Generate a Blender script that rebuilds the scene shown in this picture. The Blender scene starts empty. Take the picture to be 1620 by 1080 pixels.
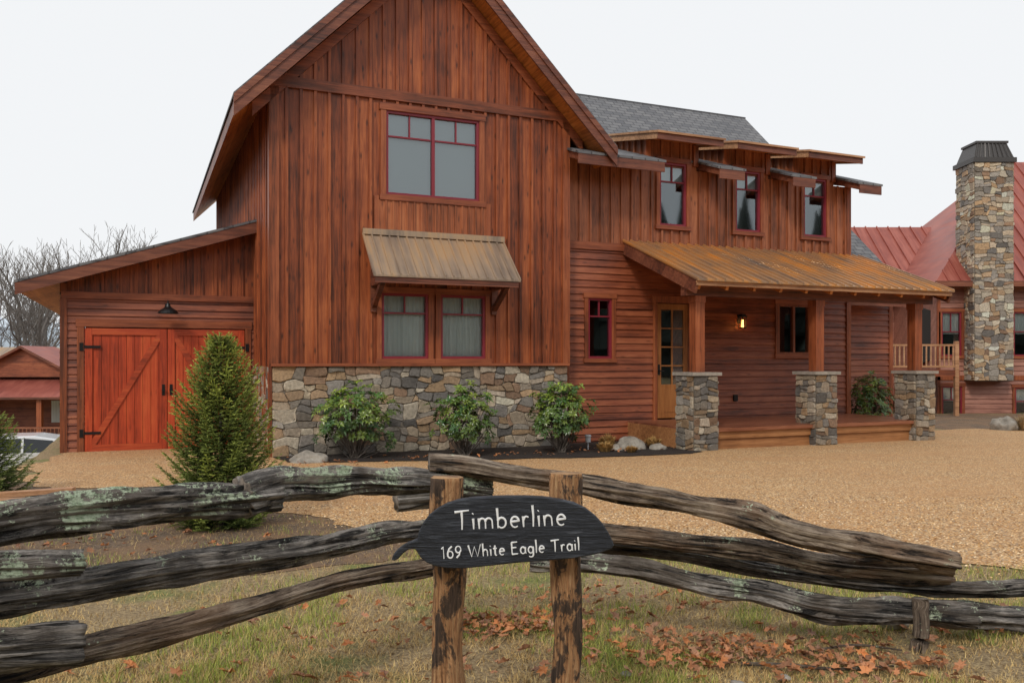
import bpy, math, random, bmesh
import numpy as np
from mathutils import Vector, noise, Matrix
random.seed(7)
scene=bpy.context.scene
COL=scene.collection
TH=math.atan2(.401,.916)
HX,HY=-4.027,14.2
def hw(s,t,z=0.0):
    return (HX+.916*s-.401*t, HY+.401*s+.916*t, z)
def sm(x):
    x=max(0,min(1,x)); return x*x*(3-2*x)
def gh(x,y):
    b=-.009*max(-5,min(30,y))
    if y<11: lip=-6.85
    elif y<15.3: lip=-8.3+(15.3-y)*.337
    else: lip=-8.3-(y-15.3)*.44
    f=-2.15*sm((lip-x-.05)/2.0)
    g=-.5*sm((y-30)/20)
    return b+f+g
# ---------------- node helpers
def nd(nt,t,ins=None,**pr):
    n=nt.nodes.new(t)
    for k,v in pr.items(): setattr(n,k,v)
    if ins:
        for k,v in ins.items():
            if isinstance(v,bpy.types.NodeSocket): nt.links.new(v,n.inputs[k])
            else: n.inputs[k].default_value=v
    return n
def mth(nt,op,a,b=0.0,c=None,clamp=False):
    d={0:a,1:b}
    if c is not None: d[2]=c
    return nd(nt,'ShaderNodeMath',d,operation=op,use_clamp=clamp).outputs[0]
def newmat(name,base=(.5,.5,.5),rough=.6,metal=0.0):
    m=bpy.data.materials.new(name); m.use_nodes=True
    nt=m.node_tree; b=nt.nodes['Principled BSDF']
    b.inputs['Base Color'].default_value=(*base,1); b.inputs['Roughness'].default_value=rough
    b.inputs['Metallic'].default_value=metal
    return m,nt,b
def ramp(nt,fac,stops):
    r=nd(nt,'ShaderNodeValToRGB',{0:fac}); cr=r.color_ramp
    while len(cr.elements)<len(stops): cr.elements.new(.5)
    for e,(p,c) in zip(cr.elements,stops): e.position=p; e.color=(*c,1)
    return r.outputs[0]
def noi(nt,vec,scale,detail=4,rough=.55,dist=0.0):
    return nd(nt,'ShaderNodeTexNoise',{'Vector':vec,'Scale':scale,'Detail':detail,'Roughness':rough,'Distortion':dist}).outputs['Fac']
def mix(nt,f,a,b,bt='MIX'):
    n=nt.nodes.new('ShaderNodeMix'); n.data_type='RGBA'; n.blend_type=bt
    for i,v in ((0,f),(6,a),(7,b)):
        if isinstance(v,bpy.types.NodeSocket): nt.links.new(v,n.inputs[i])
        else: n.inputs[i].default_value=v if i==0 else (*v,1)
    return n.outputs[2]
def bump(nt,b,h,st=.3,dist=.01):
    n=nd(nt,'ShaderNodeBump',{'Height':h,'Strength':st,'Distance':dist}); nt.links.new(n.outputs[0],b.inputs['Normal'])
def vmul(nt,v,sc): return nd(nt,'ShaderNodeVectorMath',{0:v,1:sc},operation='MULTIPLY').outputs[0]
def wood(name,cols,grain='Z',pitch=.24,rough=.5,across=16,bmp=.4,knots=1.0,plankvar=.20):
    m,nt,b=newmat(name,rough=rough)
    tc=nd(nt,'ShaderNodeTexCoord').outputs['Object']
    s=nd(nt,'ShaderNodeSeparateXYZ',{0:tc})
    x,y,z=s.outputs
    if grain=='Z': ac=mth(nt,'ADD',x,y)
    elif grain=='X': ac=mth(nt,'ADD',z,y)
    else: ac=mth(nt,'ADD',x,z)
    pid=mth(nt,'FLOOR',mth(nt,'DIVIDE',ac,pitch))
    wn=nd(nt,'ShaderNodeTexWhiteNoise',{'W':pid},noise_dimensions='1D').outputs['Value']
    off=mth(nt,'MULTIPLY',wn,37.0)
    sc={'X':(.8,across,across),'Y':(across,.8,across),'Z':(across,across,.8)}[grain]
    o3=nd(nt,'ShaderNodeCombineXYZ',{0:off,1:off,2:off}).outputs[0]
    v=nd(nt,'ShaderNodeVectorMath',{0:vmul(nt,tc,sc),1:o3},operation='ADD').outputs[0]
    st=noi(nt,v,1.0,4,.65,.5)
    fine=noi(nt,v,4.0,2,.7)
    big=noi(nt,tc,1.1,3,.65)
    f=mth(nt,'ADD',mth(nt,'MULTIPLY',st,.75),mth(nt,'MULTIPLY',mth(nt,'SUBTRACT',wn,.5),plankvar))
    f=mth(nt,'ADD',f,mth(nt,'MULTIPLY',mth(nt,'SUBTRACT',big,.5),.45))
    f=mth(nt,'ADD',f,mth(nt,'MULTIPLY',mth(nt,'SUBTRACT',fine,.5),.40))
    f=mth(nt,'ADD',f,.12)
    c=ramp(nt,f,[(.26,cols[0]),(.5,cols[1]),(.76,cols[2])])
    if knots>0:
        ksc={'X':(2.6,8,8),'Y':(8,2.6,8),'Z':(8,8,2.6)}[grain]
        kv=nd(nt,'ShaderNodeVectorMath',{0:vmul(nt,tc,ksc),1:o3},operation='ADD').outputs[0]
        vo=nd(nt,'ShaderNodeTexVoronoi',{'Vector':kv,'Scale':1.0}).outputs['Distance']
        k=nd(nt,'ShaderNodeMapRange',{0:vo,1:.06,2:.21,3:.8*knots,4:0.0}).outputs[0]
        c=mix(nt,k,c,tuple(q*.4 for q in cols[0]))
    nt.links.new(c,b.inputs['Base Color'])
    bump(nt,b,st,bmp,.006)
    return m
# ---------------- materials
BB=wood('stained_vertical_boards',[(.068,.016,.006),(.255,.059,.017),(.46,.135,.041)],'Z',.24,across=15)
WBB=wood('stained_boards_faded',[(.10,.030,.013),(.30,.093,.038),(.49,.185,.083)],'Z',.24,across=15,knots=.8)
PBB=wood('stained_panel_boards',[(.12,.034,.013),(.35,.10,.035),(.50,.18,.07)],'Z',.13,across=15,knots=.6)
LAP=wood('stained_lap_siding',[(.095,.024,.011),(.265,.070,.029),(.42,.138,.06)],'X',.14,across=14,knots=.7)
TRV=wood('trim_vertical',[(.09,.024,.009),(.28,.072,.024),(.44,.14,.05)],'Z',.5,knots=.4)
TRH=wood('trim_horizontal',[(.075,.021,.009),(.24,.062,.024),(.40,.12,.047)],'X',.5,knots=.4)
FAS=wood('fascia_wood',[(.050,.017,.011),(.17,.052,.028),(.30,.11,.057)],'X',.5,knots=.3)
SOF=wood('soffit_boards',[(.22,.065,.016),(.52,.175,.042),(.68,.28,.08)],'Y',.14,knots=.6)
TAN=wood('bare_fascia',[(.22,.10,.045),(.46,.24,.12),(.62,.38,.22)],'X',.5,knots=.3)
DRD=wood('red_barn_door',[(.22,.028,.009),(.47,.060,.018),(.63,.12,.036)],'Z',.14,rough=.42,knots=.5)
DRX=wood('red_barn_brace',[(.20,.030,.010),(.43,.060,.019),(.57,.12,.036)],'X',.3,rough=.42,knots=.4)
DECK=wood('deck_boards',[(.10,.03,.016),(.24,.085,.045),(.36,.15,.085)],'X',.14,rough=.28,knots=.3)
SKIRT=wood('deck_skirt',[(.20,.08,.028),(.38,.17,.065),(.52,.27,.12)],'X',.2,knots=.3)
DOORW=wood('entry_door_wood',[(.18,.06,.016),(.34,.13,.038),(.48,.21,.07)],'Z',.2,rough=.35,knots=.2)
NLAP=wood('neighbour_siding',[(.20,.08,.055),(.34,.15,.105),(.46,.23,.17)],'X',.16,knots=0,across=9,plankvar=.2)
RED,_,_=newmat('red_window_frame',(.23,.020,.036),.4)
BLK,_,_=newmat('black_metal',(.012,.012,.013),.4,.3)
GBRN,_,_=newmat('dark_bronze_metal',(.075,.07,.068),.45,.4)
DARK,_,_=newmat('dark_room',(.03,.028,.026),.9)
CURT,nt,b=newmat('curtain_fabric',(.8,.8,.8),.9)
tc=nd(nt,'ShaderNodeTexCoord').outputs['Object']
n=noi(nt,vmul(nt,tc,(18,18,.4)),1.0,2); nt.links.new(ramp(nt,n,[(.3,(.66,.69,.68)),(.7,(.88,.90,.88))]),b.inputs['Base Color'])
SHADE,_,_=newmat('grey_roller_shade',(.42,.46,.47),.8)
GLS=bpy.data.materials.new('window_glass'); GLS.use_nodes=True; nt=GLS.node_tree; nt.nodes.clear()
o=nd(nt,'ShaderNodeOutputMaterial'); tr=nd(nt,'ShaderNodeBsdfTransparent',{0:(.86,.91,.91,1)}); gl=nd(nt,'ShaderNodeBsdfGlossy',{'Roughness':.03,'Color':(.85,.93,.97,1)})
fr=nd(nt,'ShaderNodeFresnel',{'IOR':1.5}); ff=mth(nt,'ADD',mth(nt,'MULTIPLY',fr.outputs[0],1.6),.12,clamp=True)
tcg=nd(nt,'ShaderNodeTexCoord').outputs['Object']; bn=nd(nt,'ShaderNodeBump',{'Height':noi(nt,tcg,1.2,1),'Strength':.03,'Distance':.05}); nt.links.new(bn.outputs[0],gl.inputs['Normal'])
ms=nd(nt,'ShaderNodeMixShader',{0:ff,1:tr.outputs[0],2:gl.outputs[0]}); nt.links.new(ms.outputs[0],o.inputs[0])
SHG,nt,b=newmat('grey_shingles',rough=.85)
tc=nd(nt,'ShaderNodeTexCoord').outputs['Object']
sp=nd(nt,'ShaderNodeSeparateXYZ',{0:tc}); up=mth(nt,'ADD',sp.outputs[2],mth(nt,'MULTIPLY',sp.outputs[1],.6))
vv=nd(nt,'ShaderNodeCombineXYZ',{0:sp.outputs[0],1:up}).outputs[0]
br=nd(nt,'ShaderNodeTexBrick',{'Vector':vv,'Color1':(.13,.135,.15,1),'Color2':(.25,.25,.255,1),'Mortar':(.05,.05,.055,1),'Scale':1.0,'Mortar Size':.016,'Brick Width':.3,'Row Height':.18,'Bias':0.0})
c=mix(nt,mth(nt,'MULTIPLY',noi(nt,tc,9,4,.7),.8),br.outputs[0],(.10,.10,.11))
nt.links.new(c,b.inputs['Base Color']); bump(nt,b,br.outputs['Fac'],-.5,.02)
def metalroof(name,c0,c1,c2,rough=.38,metal=.5):
    m,nt,b=newmat(name,rough=rough,metal=metal)
    tc=nd(nt,'ShaderNodeTexCoord').outputs['Object']
    n1=noi(nt,vmul(nt,tc,(9,.7,.7)),1,5,.6); n2=noi(nt,tc,.8,3,.6)
    f=mth(nt,'ADD',mth(nt,'MULTIPLY',n1,.65),mth(nt,'MULTIPLY',n2,.5))
    nt.links.new(ramp(nt,f,[(.42,c0),(.57,c1),(.70,c2)]),b.inputs['Base Color'])
    nt.links.new(mth(nt,'ADD',mth(nt,'MULTIPLY',n1,.35),rough-.15),b.inputs['Roughness'])
    return m
MRUST=metalroof('rusting_metal_roof',(.28,.20,.15),(.49,.265,.12),(.70,.30,.07),.33)
MGREY=metalroof('weathered_metal_awning',(.26,.20,.155),(.42,.31,.22),(.53,.35,.20))
MRED=metalroof('red_metal_roof',(.25,.065,.05),(.33,.09,.065),(.41,.13,.095),.42,.3)
def attrmat(name,rough=.8,nscale=20,namt=.5,bmp=.3,bd=.01,spec=None):
    m,nt,b=newmat(name,rough=rough)
    a=nd(nt,'ShaderNodeAttribute',attribute_name='col').outputs['Color']
    if namt>0:
        tc=nd(nt,'ShaderNodeTexCoord').outputs['Object']
        n=noi(nt,tc,nscale,4,.65)
        a=mix(nt,1.0,a,ramp(nt,n,[(.25,(1-namt,)*3),(.75,(1,)*3)]),'MULTIPLY')
        if bmp: bump(nt,b,n,bmp,bd)
    nt.links.new(a,b.inputs['Base Color'])
    if spec is not None: b.inputs['Specular IOR Level'].default_value=spec
    return m
STN=attrmat('field_stone',.85,22,.55,.9,.014)
MOR,_,_=newmat('mortar',(.17,.145,.115),.95)
CAP=attrmat('stone_cap',.85,14,.4,.6,.015)
ROCK,nt,b=newmat('boulder_rock',rough=.9)
tc=nd(nt,'ShaderNodeTexCoord').outputs['Object']; n=noi(nt,tc,6,6,.65)
nt.links.new(ramp(nt,n,[(.3,(.14,.13,.11)),(.5,(.28,.25,.21)),(.7,(.40,.37,.32))]),b.inputs['Base Color']); bump(nt,b,n,.8,.04)
GRV,nt,b=newmat('pea_gravel',rough=.85)
tc=nd(nt,'ShaderNodeTexCoord').outputs['Object']
vo=nd(nt,'ShaderNodeTexVoronoi',{'Vector':tc,'Scale':52.0,'Randomness':1.0})
sx=nd(nt,'ShaderNodeSeparateColor',{0:vo.outputs['Color']})
c1=ramp(nt,sx.outputs[0],[(0.0,(.30,.15,.055)),(.3,(.57,.315,.12)),(.55,(.75,.46,.20)),(.82,(.85,.63,.37)),(1.0,(.38,.27,.18))])
edge=nd(nt,'ShaderNodeMapRange',{0:vo.outputs['Distance'],1:.35,2:.72,3:0.0,4:.8}).outputs[0]
c1=mix(nt,edge,c1,(.15,.08,.033))
pat=nd(nt,'ShaderNodeMapRange',{0:noi(nt,vmul(nt,tc,(.45,1.4,1)),1.0,5,.7),1:.38,2:.66}).outputs[0]
c1=mix(nt,mth(nt,'MULTIPLY',pat,.5),c1,(.44,.225,.09))
nt.links.new(c1,b.inputs['Base Color']); bump(nt,b,vo.outputs['Distance'],-.9,.02)
GND,nt,b=newmat('grassy_soil',rough=.95)
tc=nd(nt,'ShaderNodeTexCoord').outputs['Object']
n1=noi(nt,tc,1.3,4,.65); n2=noi(nt,tc,45,5,.75)
cs=ramp(nt,n2,[(.3,(.10,.068,.038)),(.5,(.28,.20,.105)),(.7,(.50,.38,.21))])
cg=ramp(nt,n2,[(.3,(.06,.065,.018)),(.55,(.20,.21,.06)),(.75,(.38,.36,.13))])
c=mix(nt,nd(nt,'ShaderNodeMapRange',{0:n1,1:.50,2:.64}).outputs[0],cs,cg)
nt.links.new(c,b.inputs['Base Color']); bump(nt,b,n2,.8,.02)
SOIL,nt,b=newmat('bare_soil',rough=.95)
tc=nd(nt,'ShaderNodeTexCoord').outputs['Object']; n=noi(nt,tc,38,5,.8); nb_=noi(nt,tc,1.8,3,.6)
c=ramp(nt,n,[(.32,(.05,.032,.022)),(.5,(.17,.115,.075)),(.7,(.38,.28,.19))])
c=mix(nt,nd(nt,'ShaderNodeMapRange',{0:nb_,1:.45,2:.6,3:0.0,4:.6}).outputs[0],c,(.30,.175,.09))
nt.links.new(c,b.inputs['Base Color']); bump(nt,b,n,1,.03)
MUL,nt,b=newmat('dark_mulch',rough=.95)
tc=nd(nt,'ShaderNodeTexCoord').outputs['Object']; n=noi(nt,tc,40,5,.8)
nt.links.new(ramp(nt,n,[(.35,(.010,.008,.007)),(.55,(.035,.022,.016)),(.75,(.11,.07,.045))]),b.inputs['Base Color']); bump(nt,b,n,1,.04)
def fencewood(name,cols,lichen=.5):
    m,nt,b=newmat(name,rough=.85)
    uv=nd(nt,'ShaderNodeUVMap',uv_map='UVMap').outputs[0]
    tc=nd(nt,'ShaderNodeTexCoord').outputs['Object']
    a=noi(nt,vmul(nt,uv,(2.4,24,1)),1,6,.68,1.6); f2=noi(nt,vmul(nt,uv,(8,150,1)),1,3,.7,.8)
    bg=noi(nt,tc,4.5,5,.7)
    f=mth(nt,'ADD',mth(nt,'MULTIPLY',a,.6),mth(nt,'MULTIPLY',f2,.32))
    f=mth(nt,'ADD',f,mth(nt,'MULTIPLY',mth(nt,'SUBTRACT',bg,.5),.45))
    f=mth(nt,'ADD',f,.06)
    c=ramp(nt,f,[(.38,cols[0]),(.50,cols[1]),(.64,cols[2])])
    c=mix(nt,nd(nt,'ShaderNodeMapRange',{0:noi(nt,tc,2.3,3,.6),1:.50,2:.62,3:0.0,4:.55}).outputs[0],c,cols[3])
    crk=nd(nt,'ShaderNodeMapRange',{0:a,1:.37,2:.43,3:.92,4:0.0}).outputs[0]
    c=mix(nt,crk,c,(.006,.005,.005))
    if lichen>0:
        l1=noi(nt,tc,5.5,2,.5); l2=noi(nt,tc,45,4,.75)
        lf=mth(nt,'ADD',mth(nt,'MULTIPLY',l1,.55),mth(nt,'MULTIPLY',l2,.45))
        lf=nd(nt,'ShaderNodeMapRange',{0:lf,1:.625-.10*lichen,2:.65-.10*lichen}).outputs[0]
        gn=nd(nt,'ShaderNodeNewGeometry').outputs['Normal']; gz=nd(nt,'ShaderNodeSeparateXYZ',{0:gn}).outputs[2]
        lf=mth(nt,'MULTIPLY',lf,nd(nt,'ShaderNodeMapRange',{0:gz,1:-.5,2:.2}).outputs[0])
        c=mix(nt,lf,c,ramp(nt,l2,[(.4,(.20,.27,.16)),(.6,(.48,.55,.40))]))
    nt.links.new(c,b.inputs['Base Color']); bump(nt,b,mth(nt,'ADD',f,mth(nt,'MULTIPLY',crk,-.5)),1.0,.03)
    return m
GC=[(.013,.011,.011),(.092,.082,.074),(.37,.335,.30),(.095,.070,.050)]
FW0=fencewood('lichen_covered_rail',GC,1.05)
FW1=fencewood('weathered_rail_grey',GC,.5)
FW2=fencewood('weathered_rail_brown',[(.018,.012,.009),(.14,.10,.072),(.40,.32,.24),(.20,.115,.065)],.12)
def postmat():
    m,nt,b=newmat('peeled_post_wood',rough=.85)
    uv=nd(nt,'ShaderNodeUVMap',uv_map='UVMap').outputs[0]; tc=nd(nt,'ShaderNodeTexCoord').outputs['Object']
    f2=noi(nt,vmul(nt,uv,(6,80,1)),1,5,.7,.6); bg=noi(nt,vmul(nt,tc,(1,1,.5)),13,5,.7,.4)
    w=ramp(nt,f2,[(.35,(.16,.07,.028)),(.5,(.42,.21,.09)),(.68,(.62,.38,.19))])
    k=ramp(nt,f2,[(.35,(.015,.010,.007)),(.6,(.11,.065,.04)),(.75,(.22,.15,.10))])
    c=mix(nt,nd(nt,'ShaderNodeMapRange',{0:bg,1:.49,2:.55}).outputs[0],w,k)
    nt.links.new(c,b.inputs['Base Color']); bump(nt,b,mth(nt,'ADD',bg,f2),1.0,.02); return m
FPO=postmat()
ENDM,nt,b=newmat('cut_wood_end',rough=.85)
tc=nd(nt,'ShaderNodeTexCoord').outputs['Object']; n=noi(nt,tc,25,5,.7)
nt.links.new(ramp(nt,n,[(.3,(.14,.07,.035)),(.6,(.46,.27,.13))]),b.inputs['Base Color']); bump(nt,b,n,.6,.01)
ENDG,nt,b=newmat('weathered_end',rough=.9)
tc=nd(nt,'ShaderNodeTexCoord').outputs['Object']; n=noi(nt,tc,25,5,.7)
nt.links.new(ramp(nt,n,[(.3,(.05,.04,.035)),(.6,(.22,.18,.145))]),b.inputs['Base Color']); bump(nt,b,n,.8,.015)
SGN,nt,b=newmat('dark_sign_board',rough=.55)
tc=nd(nt,'ShaderNodeTexCoord').outputs['Object']
n=noi(nt,vmul(nt,tc,(7,7,110)),1,5,.7,.8); nt.links.new(ramp(nt,n,[(.35,(.004,.005,.008)),(.55,(.018,.022,.032)),(.72,(.085,.095,.115))]),b.inputs['Base Color']); bump(nt,b,n,1,.010)
WHT,nt,b=newmat('white_letter_paint',(.80,.81,.82),.6)
GRS=attrmat('grass_blades',.7,3,0,0,spec=.2)
NDL=attrmat('spruce_needles',.6,3,0,0,spec=.3)
RHO=attrmat('rhododendron_leaves',.33,6,0,0,spec=.55)
DLF=attrmat('dry_leaves',.7,30,.4,0)
BRK,nt,b=newmat('tree_bark',rough=.9)
tc=nd(nt,'ShaderNodeTexCoord').outputs['Object']; n=noi(nt,tc,8,5,.7)
nt.links.new(ramp(nt,n,[(.3,(.07,.055,.045)),(.7,(.20,.17,.145))]),b.inputs['Base Color']); bump(nt,b,n,.6,.03)
BRKF,nt,b=newmat('distant_bark',(.16,.145,.135),.9)
# ---------------- mesh builder
class MB:
    def __init__(s): s.v=[];s.f=[];s.m=[];s.c=[];s.uv=[]
    def face(s,p,m=0,c=(1,1,1),uv=None):
        i=len(s.v); s.v+= [tuple(q) for q in p]; s.f.append(tuple(range(i,i+len(p)))); s.m.append(m); s.c.append(c)
    def box(s,x0,x1,y0,y1,z0,z1,m=0,c=(1,1,1)):
        s.hex([(x0,y0,z0),(x1,y0,z0),(x1,y1,z0),(x0,y1,z0),(x0,y0,z1),(x1,y0,z1),(x1,y1,z1),(x0,y1,z1)],m,c)
    def hex(s,p,m=0,c=(1,1,1)):
        i=len(s.v); s.v+=[tuple(q) for q in p]
        mm=m if isinstance(m,(list,tuple)) else [m]*6
        for k,f in enumerate([(3,2,1,0),(4,5,6,7),(0,1,5,4),(1,2,6,5),(2,3,7,6),(3,0,4,7)]):
            s.f.append(tuple(i+j for j in f)); s.m.append(mm[k]); s.c.append(c)
    def pbox(s,P,a0,a1,o0,o1,z0,z1,m=0,c=(1,1,1)):
        s.hex([P(a0,o0,z0),P(a1,o0,z0),P(a1,o1,z0),P(a0,o1,z0),P(a0,o0,z1),P(a1,o0,z1),P(a1,o1,z1),P(a0,o1,z1)],m,c)
    def slab(s,q,th,mt,ms,mb_):
        lo=[(p[0],p[1],p[2]-th) for p in q]
        i=len(s.v); s.v+=[tuple(p) for p in lo]+[tuple(p) for p in q]
        for k,f in enumerate([(3,2,1,0),(4,5,6,7),(0,1,5,4),(1,2,6,5),(2,3,7,6),(3,0,4,7)]):
            s.f.append(tuple(i+j for j in f)); s.m.append([mb_,mt,ms,ms,ms,ms][k]); s.c.append((1,1,1))
    def beam(s,p0,p1,w,h,m=0,up=(0,0,1),c=(1,1,1)):
        p0=Vector(p0);p1=Vector(p1);d=(p1-p0).normalized();u=Vector(up)
        sd=d.cross(u).normalized()*w/2; uu=sd.cross(d).normalized()*h/2
        s.hex([p0-sd-uu,p0+sd-uu,p1+sd-uu,p1-sd-uu,p0-sd+uu,p0+sd+uu,p1+sd+uu,p1-sd+uu],m,c)
    def cyl(s,p0,p1,r0,r1,n=10,m=0,cap=True,c=(1,1,1)):
        p0=Vector(p0);p1=Vector(p1);d=(p1-p0).normalized()
        a=d.orthogonal().normalized();b=d.cross(a)
        i=len(s.v)
        for p,r in((p0,r0),(p1,r1)):
            for k in range(n):
                t=2*math.pi*k/n; s.v.append(tuple(p+a*math.cos(t)*r+b*math.sin(t)*r))
        for k in range(n):
            s.f.append((i+k,i+(k+1)%n,i+n+(k+1)%n,i+n+k)); s.m.append(m); s.c.append(c)
        if cap:
            s.f.append(tuple(i+n-1-k for k in range(n)));s.m.append(m);s.c.append(c)
            s.f.append(tuple(i+n+k for k in range(n)));s.m.append(m);s.c.append(c)
    def build(s,name,mats,parent=None,smooth=False,loc=None,rot=None):
        me=bpy.data.meshes.new(name); me.from_pydata(s.v,[],s.f)
        for m in (mats if isinstance(mats,(list,tuple)) else [mats]): me.materials.append(m)
        me.polygons.foreach_set('material_index',s.m)
        if any(c!=(1,1,1) for c in s.c):
            ca=me.color_attributes.new('col','FLOAT_COLOR','CORNER')
            arr=np.ones((len(me.loops),4),dtype=np.float32)
            lens=np.array([len(f) for f in s.f]); arr[:,:3]=np.repeat(np.array(s.c,dtype=np.float32),lens,axis=0)
            ca.data.foreach_set('color',arr.ravel())
        if s.uv:
            ul=me.uv_layers.new(name='UVMap'); ul.data.foreach_set('uv',np.array(s.uv,dtype=np.float32).ravel())
        if smooth: me.polygons.foreach_set('use_smooth',[True]*len(me.polygons))
        me.update()
        ob=bpy.data.objects.new(name,me); COL.objects.link(ob)
        if parent: ob.parent=parent
        if loc: ob.location=loc
        if rot: ob.rotation_euler=rot
        return ob
def trimesh(name,V,C,mat):
    me=bpy.data.meshes.new(name); n=len(V); me.vertices.add(n); me.vertices.foreach_set('co',np.array([tuple(v) for v in V],dtype=np.float32).ravel())
    me.loops.add(n); me.loops.foreach_set('vertex_index',np.arange(n,dtype=np.int32)); me.polygons.add(n//3); me.polygons.foreach_set('loop_start',np.arange(0,n,3,dtype=np.int32)); me.update()
    ca=me.color_attributes.new('col','FLOAT_COLOR','CORNER'); arr=np.ones((n,4),dtype=np.float32); arr[:,:3]=np.repeat(np.array(C,dtype=np.float32),3,axis=0); ca.data.foreach_set('color',arr.ravel())
    me.materials.append(mat); ob=bpy.data.objects.new(name,me); COL.objects.link(ob); return ob
def thing(name,label,cat,loc=(0,0,0),rz=0,group=None):
    e=bpy.data.objects.new(name,None); COL.objects.link(e); e.location=loc; e.rotation_euler=(0,0,rz)
    e['label']=label; e['category']=cat
    if group: e['group']=group
    e.empty_display_size=.3
    return e
def front(t): return lambda a,o,z:(a,t-o,z)
def leftw(s): return lambda a,o,z:(s-o,a,z)
def cutint(lo,hi,cuts):
    iv=[(lo,hi)]
    for c0,c1 in cuts:
        nv=[]
        for a,b in iv:
            if c1<=a or c0>=b: nv.append((a,b)); continue
            if c0>a: nv.append((a,c0))
            if c1<b: nv.append((c1,b))
        iv=nv
    return [q for q in iv if q[1]-q[0]>.004]
def bbwall(mb,P,a0,a1,z0,top,holes=(),pitch=.24,m=0,extra=(),bat=.05,mt=.1,bo=.038):
    br={a0,a1}; k=math.ceil(a0/pitch)
    while k*pitch<a1: br.add(round(k*pitch,5)); k+=1
    for h in holes: br|={h[0],h[1]}
    br|=set(extra); br=sorted(q for q in br if a0<=q<=a1)
    for a,b in zip(br,br[1:]):
        if b-a<1e-4: continue
        mid=(a+b)/2; ta,tb=top(a+1e-3),top(b-1e-3)
        for lo,hi in cutint(z0,50,[(h[2],h[3]) for h in holes if h[0]<mid<h[1]]):
            za,zb=(ta,tb) if hi==50 else (hi,hi)
            if max(za,zb)<=lo: continue
            mb.face([P(a,0,lo),P(b,0,lo),P(b,0,max(lo,zb)),P(a,0,max(lo,za))],m)
    k=math.ceil(a0/pitch)
    while k*pitch<a1:
        s=k*pitch; k+=1
        if s-bat/2<a0 or s+bat/2>a1: continue
        tp=min(top(s-bat/2),top(s+bat/2))
        for lo,hi in cutint(z0,tp,[(h[2]-mt,h[3]+mt) for h in holes if h[0]-mt-bat/2<s<h[1]+mt+bat/2]):
            mb.pbox(P,s-bat/2,s+bat/2,.0,bo,lo,hi,m)
def lapwall(mb,P,a0,a1,z0,z1,holes=(),course=.14,m=0,dep=.028):
    z=z0
    while z<z1-1e-4:
        zt=min(z+course,z1)
        zs=sorted({z,zt}|{q for h in holes for q in(h[2],h[3]) if z<q<zt})
        for p,q in zip(zs,zs[1:]):
            mid=(p+q)/2
            op=dep*(1-(p-z)/course)+.003; oq=dep*(1-(q-z)/course)+.003
            for a,b in cutint(a0,a1,[(h[0],h[1]) for h in holes if h[2]<mid<h[3]]):
                mb.face([P(a,op,p),P(b,op,p),P(b,oq,q),P(a,oq,q)],m)
                if p==z: mb.face([P(a,0,p),P(b,0,p),P(b,op,p),P(a,op,p)],m)
        z=zt
def window(par,P,a0,a1,z0,z1,units=1,curtain=0.0,trim=.1,tmat=(TRV,TRH),frame=RED,split=.7,room=1.0,vs=1,label=None,fw=.045,cmat=None):
    mb=MB(); e=.05
    mb.pbox(P,a0-trim,a0,0,e,z0,z1,1); mb.pbox(P,a1,a1+trim,0,e,z0,z1,1)
    mb.pbox(P,a0-trim-.02,a1+trim+.02,0,e+.012,z1,z1+trim+.02,2)
    mb.pbox(P,a0-trim-.02,a1+trim+.02,0,e+.02,z0-trim,z0,2)
    w=fw
    def fb(x0,x1,y0,y1,o1=.025): mb.pbox(P,x0,x1,-.07,o1,y0,y1,0)
    fb(a0,a0+w,z0,z1);fb(a1-w,a1,z0,z1);fb(a0+w,a1-w,z0,z0+w);fb(a0+w,a1-w,z1-w,z1)
    uw=(a1-a0)/units
    for u in range(units):
        x0=a0+u*uw; x1=x0+uw
        if u>0: fb(x0-w*.6,x0+w*.6,z0+w,z1-w,.02)
        if split:
            zs=z0+(z1-z0)*split; mb.pbox(P,x0+w,x1-w,-.05,.0,zs-.014,zs+.014,0)
            for k in range(vs):
                xm=x0+(x1-x0)*(k+1)/(vs+1); mb.pbox(P,xm-.012,xm+.012,-.05,-.002,zs+.014,z1-w,0)
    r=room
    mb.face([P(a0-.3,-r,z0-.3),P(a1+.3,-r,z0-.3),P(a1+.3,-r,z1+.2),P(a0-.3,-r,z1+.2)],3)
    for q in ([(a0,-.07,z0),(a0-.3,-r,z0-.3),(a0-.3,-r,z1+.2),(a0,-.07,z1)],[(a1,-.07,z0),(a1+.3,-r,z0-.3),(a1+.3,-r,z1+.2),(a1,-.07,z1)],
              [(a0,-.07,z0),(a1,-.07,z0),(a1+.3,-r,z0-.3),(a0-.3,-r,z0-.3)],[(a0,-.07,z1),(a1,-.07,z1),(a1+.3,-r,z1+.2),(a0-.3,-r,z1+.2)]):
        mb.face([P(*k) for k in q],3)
    ob=mb.build('window',[frame,tmat[0],tmat[1],DARK],par)
    if label: ob['label']=label
    g=MB(); g.face([P(a0+w*.5,-.03,z0+w*.5),P(a1-w*.5,-.03,z0+w*.5),P(a1-w*.5,-.03,z1-w*.5),P(a0+w*.5,-.03,z1-w*.5)])
    g.build('glass',GLS,ob)
    if curtain>0:
        c=MB(); zc=z1-(z1-z0)*curtain; n=1 if cmat else 24
        for i in range(n):
            xa=a0+(a1-a0)*i/n; xb=a0+(a1-a0)*(i+1)/n
            oa=-.085-.012*(i%2); ob_=-.085-.012*((i+1)%2)
            c.face([P(xa,oa,zc),P(xb,ob_,zc),P(xb,ob_,z1),P(xa,oa,z1)])
        c.build('window_shade' if cmat else 'curtain',cmat or CURT,ob)
    return ob
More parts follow.
